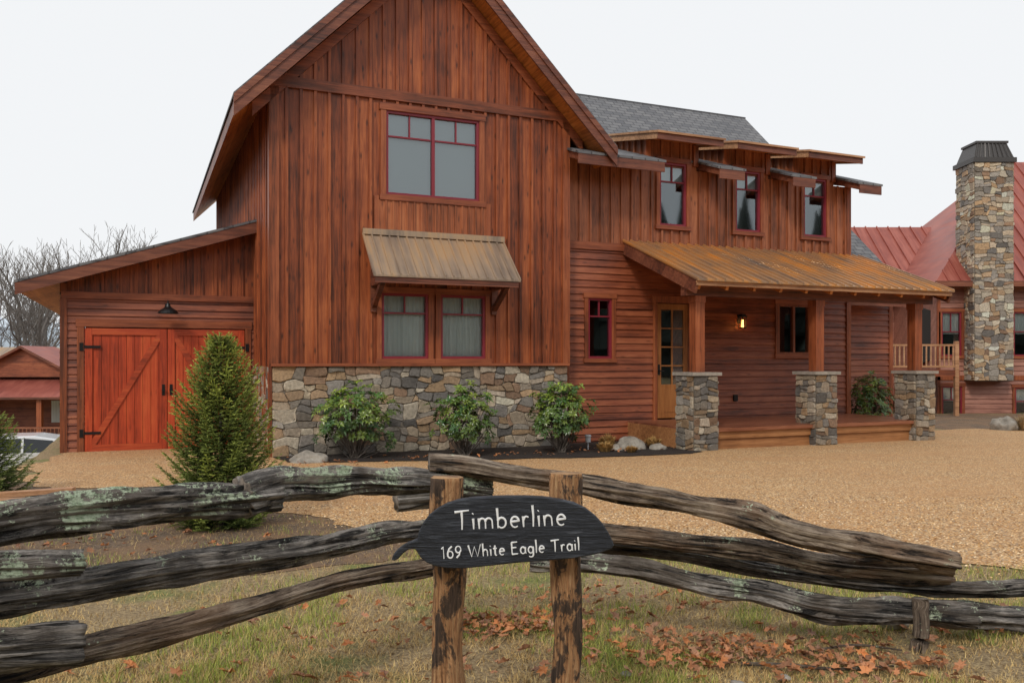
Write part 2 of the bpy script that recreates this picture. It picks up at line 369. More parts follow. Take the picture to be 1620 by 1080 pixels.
PAL=[(.50,.40,.29),(.26,.225,.185),(.56,.46,.33),(.42,.29,.18),(.18,.165,.15),(.62,.54,.42),(.46,.31,.18),(.34,.30,.25),(.52,.43,.33),(.33,.21,.135),(.38,.345,.30),(.30,.27,.24)]
def stones(mb,P,a0,a1,z0,z1,sx=.26,sz=.17,seed=1,dep=.035,light=1.0):
    rnd=random.Random(seed); leaves=[]
    def sp(x0,x1,y0,y1,lv=0):
        w,h=(x1-x0)/sx,(y1-y0)/sz
        if w<rnd.uniform(1.0,1.9) and h<rnd.uniform(1.0,1.8): leaves.append((x0,x1,y0,y1)); return
        if w*rnd.uniform(.75,1.3)>h: k=x0+(x1-x0)*rnd.uniform(.34,.66); sp(x0,k,y0,y1,lv+1); sp(k,x1,y0,y1,lv+1)
        else: k=y0+(y1-y0)*rnd.uniform(.34,.66); sp(x0,x1,y0,k,lv+1); sp(x0,x1,k,y1,lv+1)
    sp(a0,a1,z0,z1)
    def warp(x,z):
        q=Vector((x*3.2,z*3.2,seed)); q2=Vector((x*11,z*11,seed+9))
        fx=min(1,(x-a0)/.06,(a1-x)/.06); fz=min(1,(z-z0)/.06,(z1-z)/.06); fx=max(0,fx); fz=max(0,fz)
        return (x+fx*(noise.noise(q)*.13+noise.noise(q2)*.030)*sx/.26, z+fz*(noise.noise(q+Vector((5,3,1)))*.11+noise.noise(q2+Vector((7,7,7)))*.026)*sz/.17)
    mb.pbox(P,a0+.01,a1-.01,-.05,.006,z0,z1,1)
    for (x0,x1,y0,y1) in leaves:
        g=.004; x0+=g;x1-=g;y0+=g;y1-=g; w=x1-x0;h=y1-y0
        cw=min(.022,w*.2)*rnd.uniform(.3,1.3); ch=min(.022,h*.2)*rnd.uniform(.3,1.3)
        pts=[(x0+cw,y0),(x0+w*.5,y0),(x1-cw,y0),(x1,y0+ch),(x1,y0+h*.5),(x1,y1-ch),(x1-cw,y1),(x0+w*.5,y1),(x0+cw,y1),(x0,y1-ch),(x0,y0+h*.5),(x0,y0+ch)]
        q=[warp(x,z) for x,z in pts]
        mx=sum(p[0] for p in q)/len(q); mz=sum(p[1] for p in q)/len(q)
        c=rnd.choice(PAL); gg=rnd.uniform(.7,1.2)*light; c=tuple(min(.75,v*gg) for v in c)
        d=dep*rnd.uniform(.5,1.3); tx=rnd.uniform(-.14,.14); tz=rnd.uniform(-.14,.14)
        n_=len(q); base=len(mb.v)
        for (x,z) in q: mb.v.append(P(x,.0,z))
        for (x,z) in q: mb.v.append(P(mx+(x-mx)*.985,d*.75,mz+(z-mz)*.975))
        for (x,z) in q:
            x2=mx+(x-mx)*.9;z2=mz+(z-mz)*.87; mb.v.append(P(x2,d+(x2-mx)*tx+(z2-mz)*tz+rnd.uniform(-.004,.004),z2))
        for l in(0,1):
            for e in range(n_):
                f=(e+1)%n_; mb.f.append((base+l*n_+e,base+l*n_+f,base+(l+1)*n_+f,base+(l+1)*n_+e)); mb.m.append(0); mb.c.append(c)
        mb.f.append(tuple(base+2*n_+e for e in range(n_))); mb.m.append(0); mb.c.append(c)
# ================= GROUND
def grid(name,xs,ys,dz,mat,hf=gh):
    V=[(float(x),float(y),hf(float(x),float(y))+dz) for y in ys for x in xs]
    nx=len(xs); F=[(j*nx+i,j*nx+i+1,(j+1)*nx+i+1,(j+1)*nx+i) for j in range(len(ys)-1) for i in range(nx-1)]
    me=bpy.data.meshes.new(name);me.from_pydata(V,[],F);me.materials.append(mat)
    me.polygons.foreach_set('use_smooth',[True]*len(F)); ob=bpy.data.objects.new(name,me);COL.objects.link(ob);return ob
xs=list(np.linspace(-900,-60,12))+list(np.linspace(-50,-19,16))+list(np.arange(-18.5,-6.5,.3))+list(np.linspace(-6.2,30,20))+list(np.linspace(40,900,12))
ys=list(np.linspace(-500,-20,6))+list(np.linspace(-10,7,8))+list(np.arange(8,27,.5))+list(np.linspace(27.5,60,20))+list(np.linspace(70,1200,10))
g=grid('ground',xs,ys,0,GND); g['kind']='structure'
def sheet(name,pts,dz,mat,jag=.12,seg=.15,seed=0):
    rnd=random.Random(seed); out=[]
    for i in range(len(pts)):
        a=Vector(tuple(pts[i][:2])+(0,));b=Vector(tuple(pts[(i+1)%len(pts)][:2])+(0,)); n=max(1,int((b-a).length/seg)) if jag else 1
        nrm=Vector((-(b-a).y,(b-a).x,0)).normalized()
        for k in range(n):
            p=a.lerp(b,k/n)
            if jag: p+=nrm*jag*(noise.noise(p*1.3)*2.2+noise.noise(p*7)*.8+rnd.uniform(-.15,.15))
            out.append(p)
    bm=bmesh.new(); vs=[bm.verts.new((p.x,p.y,gh(max(p.x,-6.8),p.y)+dz)) for p in out]
    es=[bm.edges.new((vs[i],vs[(i+1)%len(vs)])) for i in range(len(vs))]
    bmesh.ops.triangle_fill(bm,use_beauty=True,edges=es)
    bmesh.ops.recalc_face_normals(bm,faces=bm.faces)
    me=bpy.data.meshes.new(name);bm.to_mesh(me);bm.free();me.materials.append(mat)
    ob=bpy.data.objects.new(name,me);COL.objects.link(ob);ob['kind']='structure';return ob
gp=[(-8.1,15.6),(-7.2,12.5),(-6.0,10.7),(-4.2,9.9),(-3.1,9.2),(-2.2,8.6),(-1.0,7.7),(.8,7.0),(2.2,6.6),(4,6.3),(9,6.0),(16,7),(22,10),(26,15),(20,19.2),(13,19.4),(11.5,21),(9.5,20),(4,19),(-3,17),(-7.5,17)]
sheet('bare_soil',[(-6.7,11),(-6.0,8.2),(-4.6,6.3),(-3.0,5.9),(-1.4,6.3),(-.3,6.9),(-.2,7.8),(-2.0,9.2),(-4.0,10.4),(-5.8,11.2)],.004,SOIL,.18)
sheet('bare_soil',[(10.8,18.6),(30,18.0),(34,27.5),(10.0,27.5)],.004,SOIL,.15,.4)
sheet('gravel_driveway',gp,.010,GRV,.12,.1)
bed=[hw(.02,-.0)[:2],hw(.1,-.95)[:2],hw(1.2,-1.3)[:2],hw(3.0,-1.85)[:2],hw(4.5,-2.15)[:2],hw(5.6,-2.3)[:2],hw(6.8,-2.4)[:2],hw(7.15,-2.2)[:2],hw(7.08,.3)[:2]]
sheet('mulch_bed',bed,.02,MUL,.05,.1)
# ================= HOUSE
H=thing('timber_house','large reddish-brown timber house with steep gable, stone base and porch','house',(HX,HY,0),TH)
RZ=lambda s:9.15-abs(s-2.78)
F0=front(0)
win_up=(1.954,3.719,4.43,5.92)
wl1=(1.874,2.738,1.53,2.69); wl2=(2.967,3.845,1.53,2.69)
mb=MB()
bbwall(mb,F0,0,5.56,1.42,lambda s:6.1,[win_up,wl1,wl2])
bbwall(mb,F0,0,5.56,6.28,lambda s:max(6.28,RZ(s)-.27),[])
mb.pbox(F0,-.03,5.6,0,.055,6.1,6.28,1)
mb.pbox(F0,-.03,.11,-.01,.05,1.44,6.1,2); mb.pbox(F0,5.45,5.6,-.01,.05,1.44,6.1,2)
mb.pbox(F0,1.74,1.82,0,.052,3.80,4.40,2); mb.pbox(F0,3.85,3.94,0,.052,3.80,4.40,2)
bbwall(mb,front(-.041),1.82,3.85,3.80,lambda s:4.33,pitch=.13,m=3,bat=.035,bo=.016)
for sgn in(-1,1):
    a=2.78; b=2.78+sgn*3.1
    q=[(a,RZ(a)-.27),(b,RZ(b)-.27),(b,RZ(b)-.50),(a,RZ(a)-.50)]
    mb.hex([(x,-.05,z) for x,z in (q[3],q[2])]+[(x,0.0,z) for x,z in (q[2],q[3])]+[(x,-.05,z) for x,z in (q[0],q[1])]+[(x,.0,z) for x,z in(q[1],q[0])],1)
SL=leftw(0)
bbwall(mb,SL,0.0,10.8,-.6,lambda a:6.12)
mb.pbox(SL,-.03,.1,0.0,.05,-.3,6.08,2); mb.pbox(SL,10.68,10.82,0,.05,3,6.08,2)
mb.face([(5.56,0,-.6),(5.56,10.8,-.6),(5.56,10.8,6.1),(5.56,0,6.1)],0)
mb.face([(0,10.8,-.6),(5.56,10.8,-.6),(5.56,10.8,6.1),(2.78,10.8,8.9),(0,10.8,6.1)],0)
mb.pbox(F0,-.02,5.58,0,.08,1.40,1.45,1)
mb.build('gable_wall',[BB,TRH,TRV,PBB],H)
mb=MB(); stones(mb,F0,0,5.56,-.2,1.40,.25,.155,seed=3,light=1.08); stones(mb,SL,0.02,2.3,-.3,1.40,.25,.155,seed=4)
mb.build('stone_veneer',[STN,MOR],H)
window(H,F0,*win_up,units=2,curtain=1,trim=.1,room=1.2,cmat=SHADE)
window(H,F0,*wl1,units=1,curtain=1,trim=.09); window(H,F0,*wl2,units=1,curtain=1,trim=.09)
def roof2(mb,q,th=.22,mt=0,ms=1,mu=2):
    mb.slab(q,th,ms,ms,mu)
    e=[]
    for i,p in enumerate(q):
        p=Vector(p); d1=(p-Vector(q[i-1])).normalized(); d2=(p-Vector(q[(i+1)%4])).normalized()
        pp=p+(d1+d2)*.04; e.append((pp.x,pp.y,pp.z+.05))
    mb.slab(e,.045,mt,mt,mt)
mb=MB()
zl=RZ(-.635); zr=RZ(6.34)
roof2(mb,[(-.635,-.5,zl),(2.78,-.5,9.15),(2.78,11.3,9.15),(-.635,11.3,zl)],.25)
roof2(mb,[(2.78,-.5,9.15),(6.34,-.5,zr),(6.34,11.3,zr),(2.78,11.3,9.15)],.25)
for (a,b) in ((-.66,2.78),(2.78,6.37)):
    q=[(a,RZ(a)+.01),(b,RZ(b)+.01),(b,RZ(b)-.33),(a,RZ(a)-.33)]
    mb.hex([(x,-.535,z) for x,z in (q[3],q[2])]+[(x,-.502,z) for x,z in (q[2],q[3])]+[(x,-.535,z) for x,z in (q[0],q[1])]+[(x,-.502,z) for x,z in(q[1],q[0])],1)
    q=[(a,RZ(a)+.02),(b,RZ(b)+.02),(b,RZ(b)-.12),(a,RZ(a)-.12)]
    mb.hex([(x,-.56,z) for x,z in (q[3],q[2])]+[(x,-.537,z) for x,z in (q[2],q[3])]+[(x,-.56,z) for x,z in (q[0],q[1])]+[(x,-.537,z) for x,z in(q[1],q[0])],1)
mb.build('gable_roof',[SHG,FAS,SOF],H)
mb=MB()
A0,A1=1.525,4.2
def metal_slab(mb,s0,s1,t0,z0,t1,z1,th=.03,rib=.15,m=0,mu=2,rh=.022):
    mb.slab([(s0,t0,z0),(s1,t0,z0),(s1,t1,z1),(s0,t1,z1)],th,m,m,mu)
    n=int((s1-s0)/rib)
    for i in range(n+1):
        a=s0+(s1-s0)*i/n; a=min(max(a,s0+.012),s1-.012)
        w=.022
        mb.hex([(a-w,t0,z0),(a+w,t0,z0),(a+w,t1,z1),(a-w,t1,z1),(a-w*.5,t0,z0+rh),(a+w*.5,t0,z0+rh),(a+w*.5,t1,z1+rh),(a-w*.5,t1,z1+rh)],m)
metal_slab(mb,A0,A1,-.84,2.93,-.06,3.71,rh=.034)
mb.slab([(A0+.06,-.79,2.94),(A1-.06,-.79,2.94),(A1-.06,-.06,3.65),(A0+.06,-.06,3.65)],.10,1,1,2)
mb.box(A0+.03,A1-.03,-.82,-.79,2.80,2.93,1)
mb.box(A0,A1,-.11,-.045,3.70,3.80,3)
for s in (1.72,4.0):
    mb.box(s-.05,s+.05,-.09,-.045,2.35,3.3,1)
    mb.box(s-.05,s+.05,-.74,-.09,2.80,2.92,1)
    mb.beam((s,-.09,2.45),(s,-.68,2.83),.08,.09,1)
mb.build('window_awning',[MGREY,FAS,SOF,MGREY],H)
G=front(2.3); GL,GR=-3.3,0.0
rt=lambda s:4.09+(s+.03)*.3257
mb=MB()
dh=(-2.94,-.19,-.4,2.10)
bbwall(mb,G,GL,GR,2.72,lambda s:rt(s)-.16,[])
lapwall(mb,G,GL,GR,-.3,2.60,[dh],.13,1)
mb.pbox(G,GL,GR,0,.06,2.60,2.72,2)
mb.pbox(G,GL-.02,GL+.09,0,.05,-.4,2.6,3); mb.pbox(G,GL-.02,GL+.09,0,.05,2.72,rt(GL)-.16,3)
mb.pbox(G,dh[0]-.11,dh[0],0,.05,-.4,2.10,3); mb.pbox(G,dh[1],dh[1]+.11,0,.05,-.4,2.10,3)
mb.pbox(G,dh[0]-.13,dh[1]+.13,0,.055,2.10,2.24,2)
PL=leftw(GL)
lapwall(mb,PL,2.3,9.5,-2.4,2.72,[],.13,1)
mb.face([(GL,9.5,-2.9),(GR,9.5,-2.9),(GR,9.5,3.9),(GL,9.5,2.85)],0)
mb.build('garage_wall',[BB,LAP,TRH,TRV],H)
mb=MB()
roof2(mb,[(-3.93,1.85,rt(-3.93)),(-.02,1.85,rt(-.02)),(-.02,9.9,rt(-.02)),(-3.93,9.9,rt(-3.93))],.15)
q=[(-3.96,rt(-3.96)+.0),(-.02,rt(-.02)+.0),(-.02,rt(-.02)-.2),(-3.96,rt(-3.96)-.2)]
mb.hex([(x,1.82,z) for x,z in (q[3],q[2])]+[(x,1.848,z) for x,z in (q[2],q[3])]+[(x,1.82,z) for x,z in (q[0],q[1])]+[(x,1.848,z) for x,z in(q[1],q[0])],1)
mb.build('garage_roof',[SHG,FAS,SOF],H)
def leaf(a0,a1,mir):
    mb=MB(); z0,z1=-.17,2.08; n=round((a1-a0)/.14); w=(a1-a0)/n
    for i in range(n): mb.pbox(G,a0+i*w+.003,a0+(i+1)*w-.003,-.03,.005+.002*(i%2),z0,z1,0)
    f=.035; bw=.12
    mb.pbox(G,a0,a0+bw,.008,f,z0,z1,0); mb.pbox(G,a1-bw,a1,.008,f,z0,z1,0)
    mb.pbox(G,a0+bw,a1-bw,.008,f,z1-bw,z1,1); mb.pbox(G,a0+bw,a1-bw,.008,f,z0,z0+.16,1)
    p0=(a0+bw,z0+.16) if not mir else (a1-bw,z0+.16); p1=(a1-bw,z1-bw) if not mir else (a0+bw,z1-bw)
    d=Vector((p1[0]-p0[0],p1[1]-p0[1])).normalized(); nn=Vector((-d.y,d.x))*.05
    def pt(p,sg,o): return G(p[0]+nn.x*sg,o,p[1]+nn.y*sg)
    mb.hex([pt(p0,-1,.008),pt(p0,1,.008),pt(p1,1,.008),pt(p1,-1,.008),pt(p0,-1,f-.004),pt(p0,1,f-.004),pt(p1,1,f-.004),pt(p1,-1,f-.004)],1)
    ob=mb.build('garage_door',[DRD,DRX],H)
    for z in(.18,1.72):
        hb=MB()
        if not mir: hb.pbox(G,a0-.03,a0+.26,f,f+.012,z,z+.045); hb.pbox(G,a0-.08,a0-.02,.051,f+.03,z-.05,z+.095)
        else: hb.pbox(G,a1-.26,a1+.03,f,f+.012,z,z+.045); hb.pbox(G,a1+.02,a1+.08,.051,f+.03,z-.05,z+.095)
        hb.build('hinge',BLK,ob)
    kb=MB(); xh=a1-.06 if not mir else a0+.06
    kb.pbox(G,xh-.025,xh+.025,f,f+.012,.86,1.06)
    kb.cyl(G(xh,f,.96),G(xh,f+.07,.96),.02,.032,10)
    kb.build('handle',BLK,ob)
mid=(dh[0]+dh[1])/2
leaf(dh[0]+.01,mid-.006,False); leaf(mid+.006,dh[1]-.01,True)
mb=MB()
cx=-1.56
mb.cyl((cx,2.25,2.50),(cx,2.2,2.50),.05,.05,12)
pts=[(cx,2.2,2.5),(cx,2.08,2.57),(cx,1.98,2.58),(cx,1.93,2.52)]
for a,b in zip(pts,pts[1:]): mb.cyl(a,b,.013,.013,8)
prof=[(.03,2.53),(.05,2.47),(.075,2.45),(.14,2.41),(.175,2.37),(.178,2.35)]
for (r0,z0),(r1,z1) in zip(prof,prof[1:]): mb.cyl((cx,1.93,z0),(cx,1.93,z1),r0,r1,20,cap=False)
mb.cyl((cx,1.93,2.46),(cx,1.93,2.38),.03,.035,10)
mb.build('wall_lamp',BLK,H)
# ---- wing
TW=.3; W=front(TW)
uw=[(7.86,8.53,4.31,5.63),(9.81,10.48,4.31,5.63),(11.71,12.38,4.31,5.63)]
dm=[(7.55,8.80),(9.52,10.72),(11.42,12.62)]
def wtop(s):
    for a,b in dm:
        if a<=s<=b: return 6.08
    return 5.52
mb=MB()
bbwall(mb,W,5.56,13.09,3.87,wtop,uw,extra=[q for d in dm for q in d])
sw=(6.17,6.72,1.54,2.75); door=(7.80,8.60,.27,2.70); pw=(10.99,11.9,1.64,2.75)
lapwall(mb,W,5.56,13.09,-.25,3.72,[sw,door,pw],.14,1)
mb.pbox(W,5.56,13.09,0,.06,3.72,3.87,2)
mb.pbox(W,12.98,13.11,0,.05,-.2,3.72,3); mb.pbox(W,12.98,13.11,0,.05,3.87,5.52,3)
mb.pbox(W,5.62,5.74,0,.05,-.2,3.72,3);
mb.face([(13.09,.3,-.25),(13.09,3,-.25),(13.09,3,5.6),(13.09,.3,5.5)],0)
for a,b in dm:
    for s,o in((a,1),(b,-1)):
        bbwall(mb,(lambda s,o:(lambda q,oo,z:(s-oo*o,q,z)))(s,o),.3,4.6,5.3,lambda q:6.08+.2*(q-.3))
    mb.pbox(W,a-.03,a+.09,0,.05,5.6,6.05,3); mb.pbox(W,b-.09,b+.03,0,.05,5.6,6.05,3)
K=front(1.0)
lapwall(mb,K,13.09,15.2,-.3,3.4,[],.14,1); mb.pbox(K,15.1,15.22,0,.035,-.3,3.4,3)
mb.face([(15.2,1,-.3),(15.2,12.6,-.3),(15.2,12.6,3.3),(15.2,6.78,8.8),(15.2,1,3.3)],1)
mb.build('wing_wall',[WBB,LAP,TRH,TRV],H)
for u in uw: window(H,W,*u,units=1,curtain=.3,trim=.08,room=1.5,cmat=SHADE)
window(H,W,*sw,units=1,curtain=0,trim=.08,vs=1)
window(H,W,*pw,units=2,curtain=0.0,trim=.09,frame=TRV,split=0,label='brown framed porch window')
def shz(t): return 5.58+.35*t
mb=MB()
roof2(mb,[(5.56,.32,shz(.32)),(13.3,.32,shz(.32)),(13.3,5.0,shz(5.0)),(5.56,5.0,shz(5.0))],.15)
for a,b in((5.58,7.50),(8.85,9.47),(10.77,11.37),(12.67,13.3)):
    roof2(mb,[(a,-.42,shz(-.42)),(b,-.42,shz(-.42)),(b,.30,shz(.30)),(a,.30,shz(.30))],.13)
    mb.box(a-.01,b+.01,-.45,-.42,shz(-.42)-.2,shz(-.42)-.005,1)
mb.build('wing_roof',[SHG,FAS,TRH],H)
for a,b in dm:
    mb=MB(); z=lambda t:6.16+.2*(t-.3)
    mb.slab([(a-.14,-.38,z(-.38)),(b+.14,-.38,z(-.38)),(b+.14,5.2,z(5.2)),(a-.14,5.2,z(5.2))],.08,0,1,2)
    mb.box(a-.17,b+.17,-.41,-.38,z(-.38)-.13,z(-.38)+.005,1)
    mb.slab([(a-.20,-.45,z(-.45)+.045),(b+.20,-.45,z(-.45)+.045),(b+.20,5.2,z(5.2)+.045),(a-.20,5.2,z(5.2)+.045)],.042,0,3,3)
    for s in(a-.155,b+.155): mb.beam((s,-.38,z(-.38)-.06),(s,5.2,z(5.2)-.06),.028,.12,3)
    mb.build('dormer_roof',[SHG,FAS,SOF,TAN],H)
mb=MB()
roof2(mb,[(5.0,.4,3.0),(15.3,.4,3.0),(15.3,6.78,9.03),(5.0,6.78,9.03)],.2)
roof2(mb,[(5.0,6.78,9.03),(15.3,6.78,9.03),(15.3,13.16,3.0),(5.0,13.16,3.0)],.2)
mb.build('main_roof',[SHG,FAS,SOF],H)
ob=MB()
ob.pbox(W,door[0]-.1,door[0],0,.045,.27,2.70,1); ob.pbox(W,door[1],door[1]+.1,0,.045,.27,2.7,1); ob.pbox(W,door[0]-.12,door[1]+.12,0,.055,2.70,2.84,1)
a0,a1=door[0]+.01,door[1]-.01
ob.pbox(W,a0,a0+.11,-.05,.0,.3,2.68,0);ob.pbox(W,a1-.11,a1,-.05,.0,.3,2.68,0)
ob.pbox(W,a0+.11,a1-.11,-.05,.0,2.56,2.68,0);ob.pbox(W,a0+.11,a1-.11,-.05,.0,.3,1.0,0)
ob.pbox(W,a0+.16,a1-.16,0.0,.008,.42,.9,0)
for i in range(1,4): z=1.0+(2.56-1.0)*i/4; ob.pbox(W,a0+.11,a1-.11,-.045,-.005,z-.014,z+.014,0)
xm=(a0+a1)/2; ob.pbox(W,xm-.014,xm+.014,-.044,-.006,1.0,2.56,0)
ob.pbox(W,a0,a1,-.8,-.6,.2,2.7,2)
D=ob.build('entry_door',[DOORW,TRV,DARK],H)
g=MB(); g.face([W(a0+.1,-.025,1.0),W(a1-.1,-.025,1.0),W(a1-.1,-.025,2.57),W(a0+.1,-.025,2.57)]); g.build('glass',GLS,D)
g=MB(); g.pbox(W,a0+.03,a0+.075,0,.01,1.2,1.42); g.cyl(W(a0+.05,.01,1.28),W(a0+.05,.06,1.28),.012,.012,8); g.pbox(W,a0+.04,a0+.15,.05,.065,1.27,1.295); g.build('handle',BLK,D)
mb=MB(); a=9.91
mb.pbox(W,a-.05,a+.05,0.0,.03,2.3,2.5); mb.pbox(W,a-.012,a+.012,.03,.15,2.47,2.49)
mb.pbox(W,a-.075,a+.075,.06,.21,2.44,2.465); mb.pbox(W,a-.05,a+.05,.085,.185,2.465,2.50); mb.pbox(W,a-.06,a+.06,.075,.195,2.19,2.21)
for dx in(-.055,.055):
    for oo in(.08,.19): mb.pbox(W,a+dx-.006,a+dx+.006,oo-.006,oo+.006,2.21,2.44)
L=mb.build('porch_lamp',BLK,H)
EM,nt,b=newmat('warm_bulb',(1,.6,.25),.5); b.inputs['Emission Color'].default_value=(1,.42,.10,1); b.inputs['Emission Strength'].default_value=8
mb=MB(); mb.cyl(W(a,.135,2.22),W(a,.135,2.38),.028,.02,10); mb.build('bulb',EM,L)
mb=MB(); mb.pbox(W,9.75,9.85,.02,.06,.62,.76); mb.build('outlet_cover',BLK,H)
mb=MB()
PZ=lambda t:3.92-.396*(.3-t)
PS0,PS1=6.99,13.36
metal_slab(mb,PS0-.02,PS1+.02,-2.27,PZ(-2.27)+.03,.28,PZ(.28)+.03,.025,.2,rh=.034)
mb.slab([(PS0,-2.2,PZ(-2.2)),(PS1,-2.2,PZ(-2.2)),(PS1,.27,PZ(.27)),(PS0,.27,PZ(.27))],.05,1,1,2)
mb.box(PS0-.005,PS1+.005,-2.225,-2.2,PZ(-2.2)-.10,PZ(-2.2)-.002,3)
for s in(PS0+.02,PS1-.02): mb.beam((s,-2.19,PZ(-2.19)-.15),(s,.24,PZ(.24)-.15),.05,.19,1)
n=11
for i in range(n):
    s=PS0+.1+(PS1-PS0-.2)*i/(n-1); mb.beam((s,-2.16,PZ(-2.16)-.115),(s,.26,PZ(.26)-.115),.06,.13,2)
mb.box(PS0+.05,PS1-.1,-1.84,-1.66,2.68,2.90,1)
mb.build('porch_roof',[MRUST,FAS,SOF,TAN],H)
mb=MB()
for i in range(15):
    t0=-1.88+i*(.3+1.88)/15; mb.box(7.1,13.1,t0,t0+.14,.235,.27,0)
mb.box(7.12,13.08,-1.90,-1.87,.06,.24,1); mb.box(7.12,13.08,-1.86,-1.83,-.2,.06,1); mb.box(7.1,7.13,-1.88,.29,-.2,.235,1); mb.box(13.07,13.1,-1.88,.29,-.2,.235,1)
mb.box(7.14,13.06,-1.96,-1.90,.20,.262,0)
mb.build('porch_deck',[DECK,SKIRT],H)
for k,s in enumerate((7.08,9.92,12.59)):
    mb=MB(); e=s+.52; t0,t1=-2.0,-1.48
    for P_,u0,u1,sd in((front(t0),s,e,20),(leftw(s),t0,t1,30),(lambda a,o,z:(e+o,a,z),t0,t1,40),(lambda a,o,z:(a,t1+o,z),s,e,50)):
        stones(mb,P_,u0,u1,-.25,1.22,.19,.125,seed=sd+k,light=.85)
    mb.box(s+.02,e-.02,t0+.02,t1-.02,-.25,1.215,1)
    ob=mb.build('stone_pier',[STN,MOR],H)
    mb=MB(); mb.box(s-.06,e+.06,t0-.06,t1+.06,1.225,1.285,0,(.38,.34,.29)); mb.build('pier_cap',CAP,ob)
    mb=MB(); c=(s+e)/2; mb.box(c-.1,c+.1,-1.84,-1.64,1.287,2.68,0); mb.box(c-.115,c+.115,-1.855,-1.625,2.56,2.68,0)
    mb.build('porch_post',[TRV],H)
# ================= NEIGHBOUR RIGHT
Rn=thing('neighbouring_house','brown sided house with red metal roof and tall stone chimney','house',(14.06,28,0),0)
mb=MB(); F=front(0)
nw=[(.12,.78,1.65,3.1),(.14,.80,-.35,.65),(2.5,3.5,1.65,3.1),(2.55,3.5,-.4,.6),(5,6,1.65,3.1)]
lapwall(mb,F,0,9,-1.2,.85,nw,.16); lapwall(mb,F,0,9,1.0,4.1,nw,.16); mb.pbox(F,-.02,9,0,.05,.85,1.0,1); mb.pbox(F,-.03,.08,0,.05,-1.2,4.1,1)
mb.face([(0,0,-1.2),(0,9,-1.2),(0,9,4.1),(0,0,4.1)],0); mb.face([(9,0,-1.2),(9,9,-1.2),(9,9,4.1),(9,0,4.1)],0)
mb.box(-1.6,0.0,3.2,8,-1.2,4.1,0)
mb.build('wall',[NLAP,TRV],Rn)
for w in nw: window(Rn,F,*w,units=1,curtain=.5,trim=.09,frame=RED,split=.55)
mb=MB()
def hip(mb,x0,x1,y0,y1,z0,z1,ri):
    a,b,c,d=(x0,y0,z0),(x1,y0,z0),(x1,y1,z0),(x0,y1,z0); ym=(y0+y1)/2; e,f=(x0+ri,ym,z1),(x1-ri,ym,z1)
    mb.face([a,b,f,e]);mb.face([b,c,f]);mb.face([c,d,e,f]);mb.face([d,a,e]); mb.face([d,c,b,a],1)
    n=int((x1-x0)/.42)
    for i in range(n+1):
        x=x0+(x1-x0)*i/n; k=min(1,(x-x0)/ri if ri>0 else 1,(x1-x)/ri if ri>0 else 1)
        if k>.03: mb.beam((x,y0,z0+.02),(x,y0+(ym-y0)*k,z0+.02+(z1-z0)*k),.035,.06)
hip(mb,-.3,20,-.5,9.5,4.05,9.1,5.2)
hip(mb,-1.9,3.4,2.4,8.4,4.05,6.75,.15)
mb.box(-.32,9.5,-.54,-.5,3.9,4.08,1)
mb.build('roof',[MRED,FAS],Rn)
mb=MB(); c0,c1=.90,2.15; y0=-.6
mb.box(c0+.02,c1-.02,y0+.02,.5,.83,7.9,1)
for P_,u0,u1,sd in((front(y0),c0,c1,77),(leftw(c0),y0,.5,78),(lambda a,o,z:(c1+o,a,z),y0,.5,79)):
    stones(mb,P_,u0,u1,.85,7.9,.25,.15,seed=sd,light=1.3)
Cn=mb.build('chimney',[STN,MOR],Rn)
mb=MB(); mb.box(c0-.08,c1+.08,y0-.08,.6,7.9,8.05,0)
mb.hex([(c0-.02,y0-.02,8.05),(c1+.02,y0-.02,8.05),(c1+.02,.5,8.05),(c0-.02,.5,8.05),(c0+.14,y0+.12,8.55),(c1-.14,y0+.12,8.55),(c1-.14,.38,8.55),(c0+.14,.38,8.55)],0)
mb.box(c0+.1,c1-.1,y0+.08,.42,8.55,8.62,0)
for i in range(9): x=c0+.04+i*(c1-c0-.08)/8; mb.beam((x,y0-.025,8.06),(c0+.17+i*(c1-c0-.34)/8,y0+.105,8.54),.03,.04,0)
mb.build('chimney_cap',GBRN,Cn)
mb=MB()
mb.box(-2.4,-.05,-1.5,2.0,1.0,1.2,0)
for z in(1.28,1.95): mb.box(-2.4,-.1,-1.5,-1.44,z,z+.06,1)
for i in range(17): x=-2.36+i*.14; mb.box(x,x+.035,-1.49,-1.45,1.34,1.95,1)
for x in(-2.4,-.2): mb.box(x,x+.12,-1.52,-1.4,-1.2,2.1,1)
mb.build('balcony',[TRH,TAN],Rn)
# ================= NEIGHBOUR LEFT
Ln=thing('distant_lodge','dark brown lodge with metal roofs and porch posts','house',(-34,46,-2.9),math.radians(4))
mb=MB(); F=front(0)
lapwall(mb,F,0,17,0,3.4,[],.2); mb.box(0,17,.02,8,0,3.2,0)
mb.face([(5.4,-.6,3.5),(9.6,-.6,3.5),(9.6,-.6,4.0),(7.5,-.6,5.0),(5.4,-.6,4.0)],0)
mb.build('wall',[LAP],Ln)
mb=MB()
mb.slab([(-.5,-2.8,2.5),(17.5,-2.8,2.5),(17.5,0,3.5),(-.5,0,3.5)],.12,0,1,1)
mb.slab([(-.5,0,3.4),(17.5,0,3.4),(17.5,4.5,5.2),(-.5,4.5,5.2)],.15,2,1,1)
for sgn in(-1,1):
    mb.slab([(7.5,-1.0,5.2),(7.5+sgn*3.3,-1.0,3.4),(7.5+sgn*3.3,3,3.4),(7.5,3,5.2)],.14,0,1,1)
mb.build('roof',[MRED,FAS,MGREY],Ln)
for i in range(8):
    mb=MB(); mb.box(.3+i*2.2,.55+i*2.2,-2.6,-2.35,.0,2.4); mb.build('porch_post',TRV,Ln)
mb=MB(); mb.box(0,17,-2.7,0,-.15,0,0); mb.box(0,17,-2.62,-2.56,.85,.95,0)
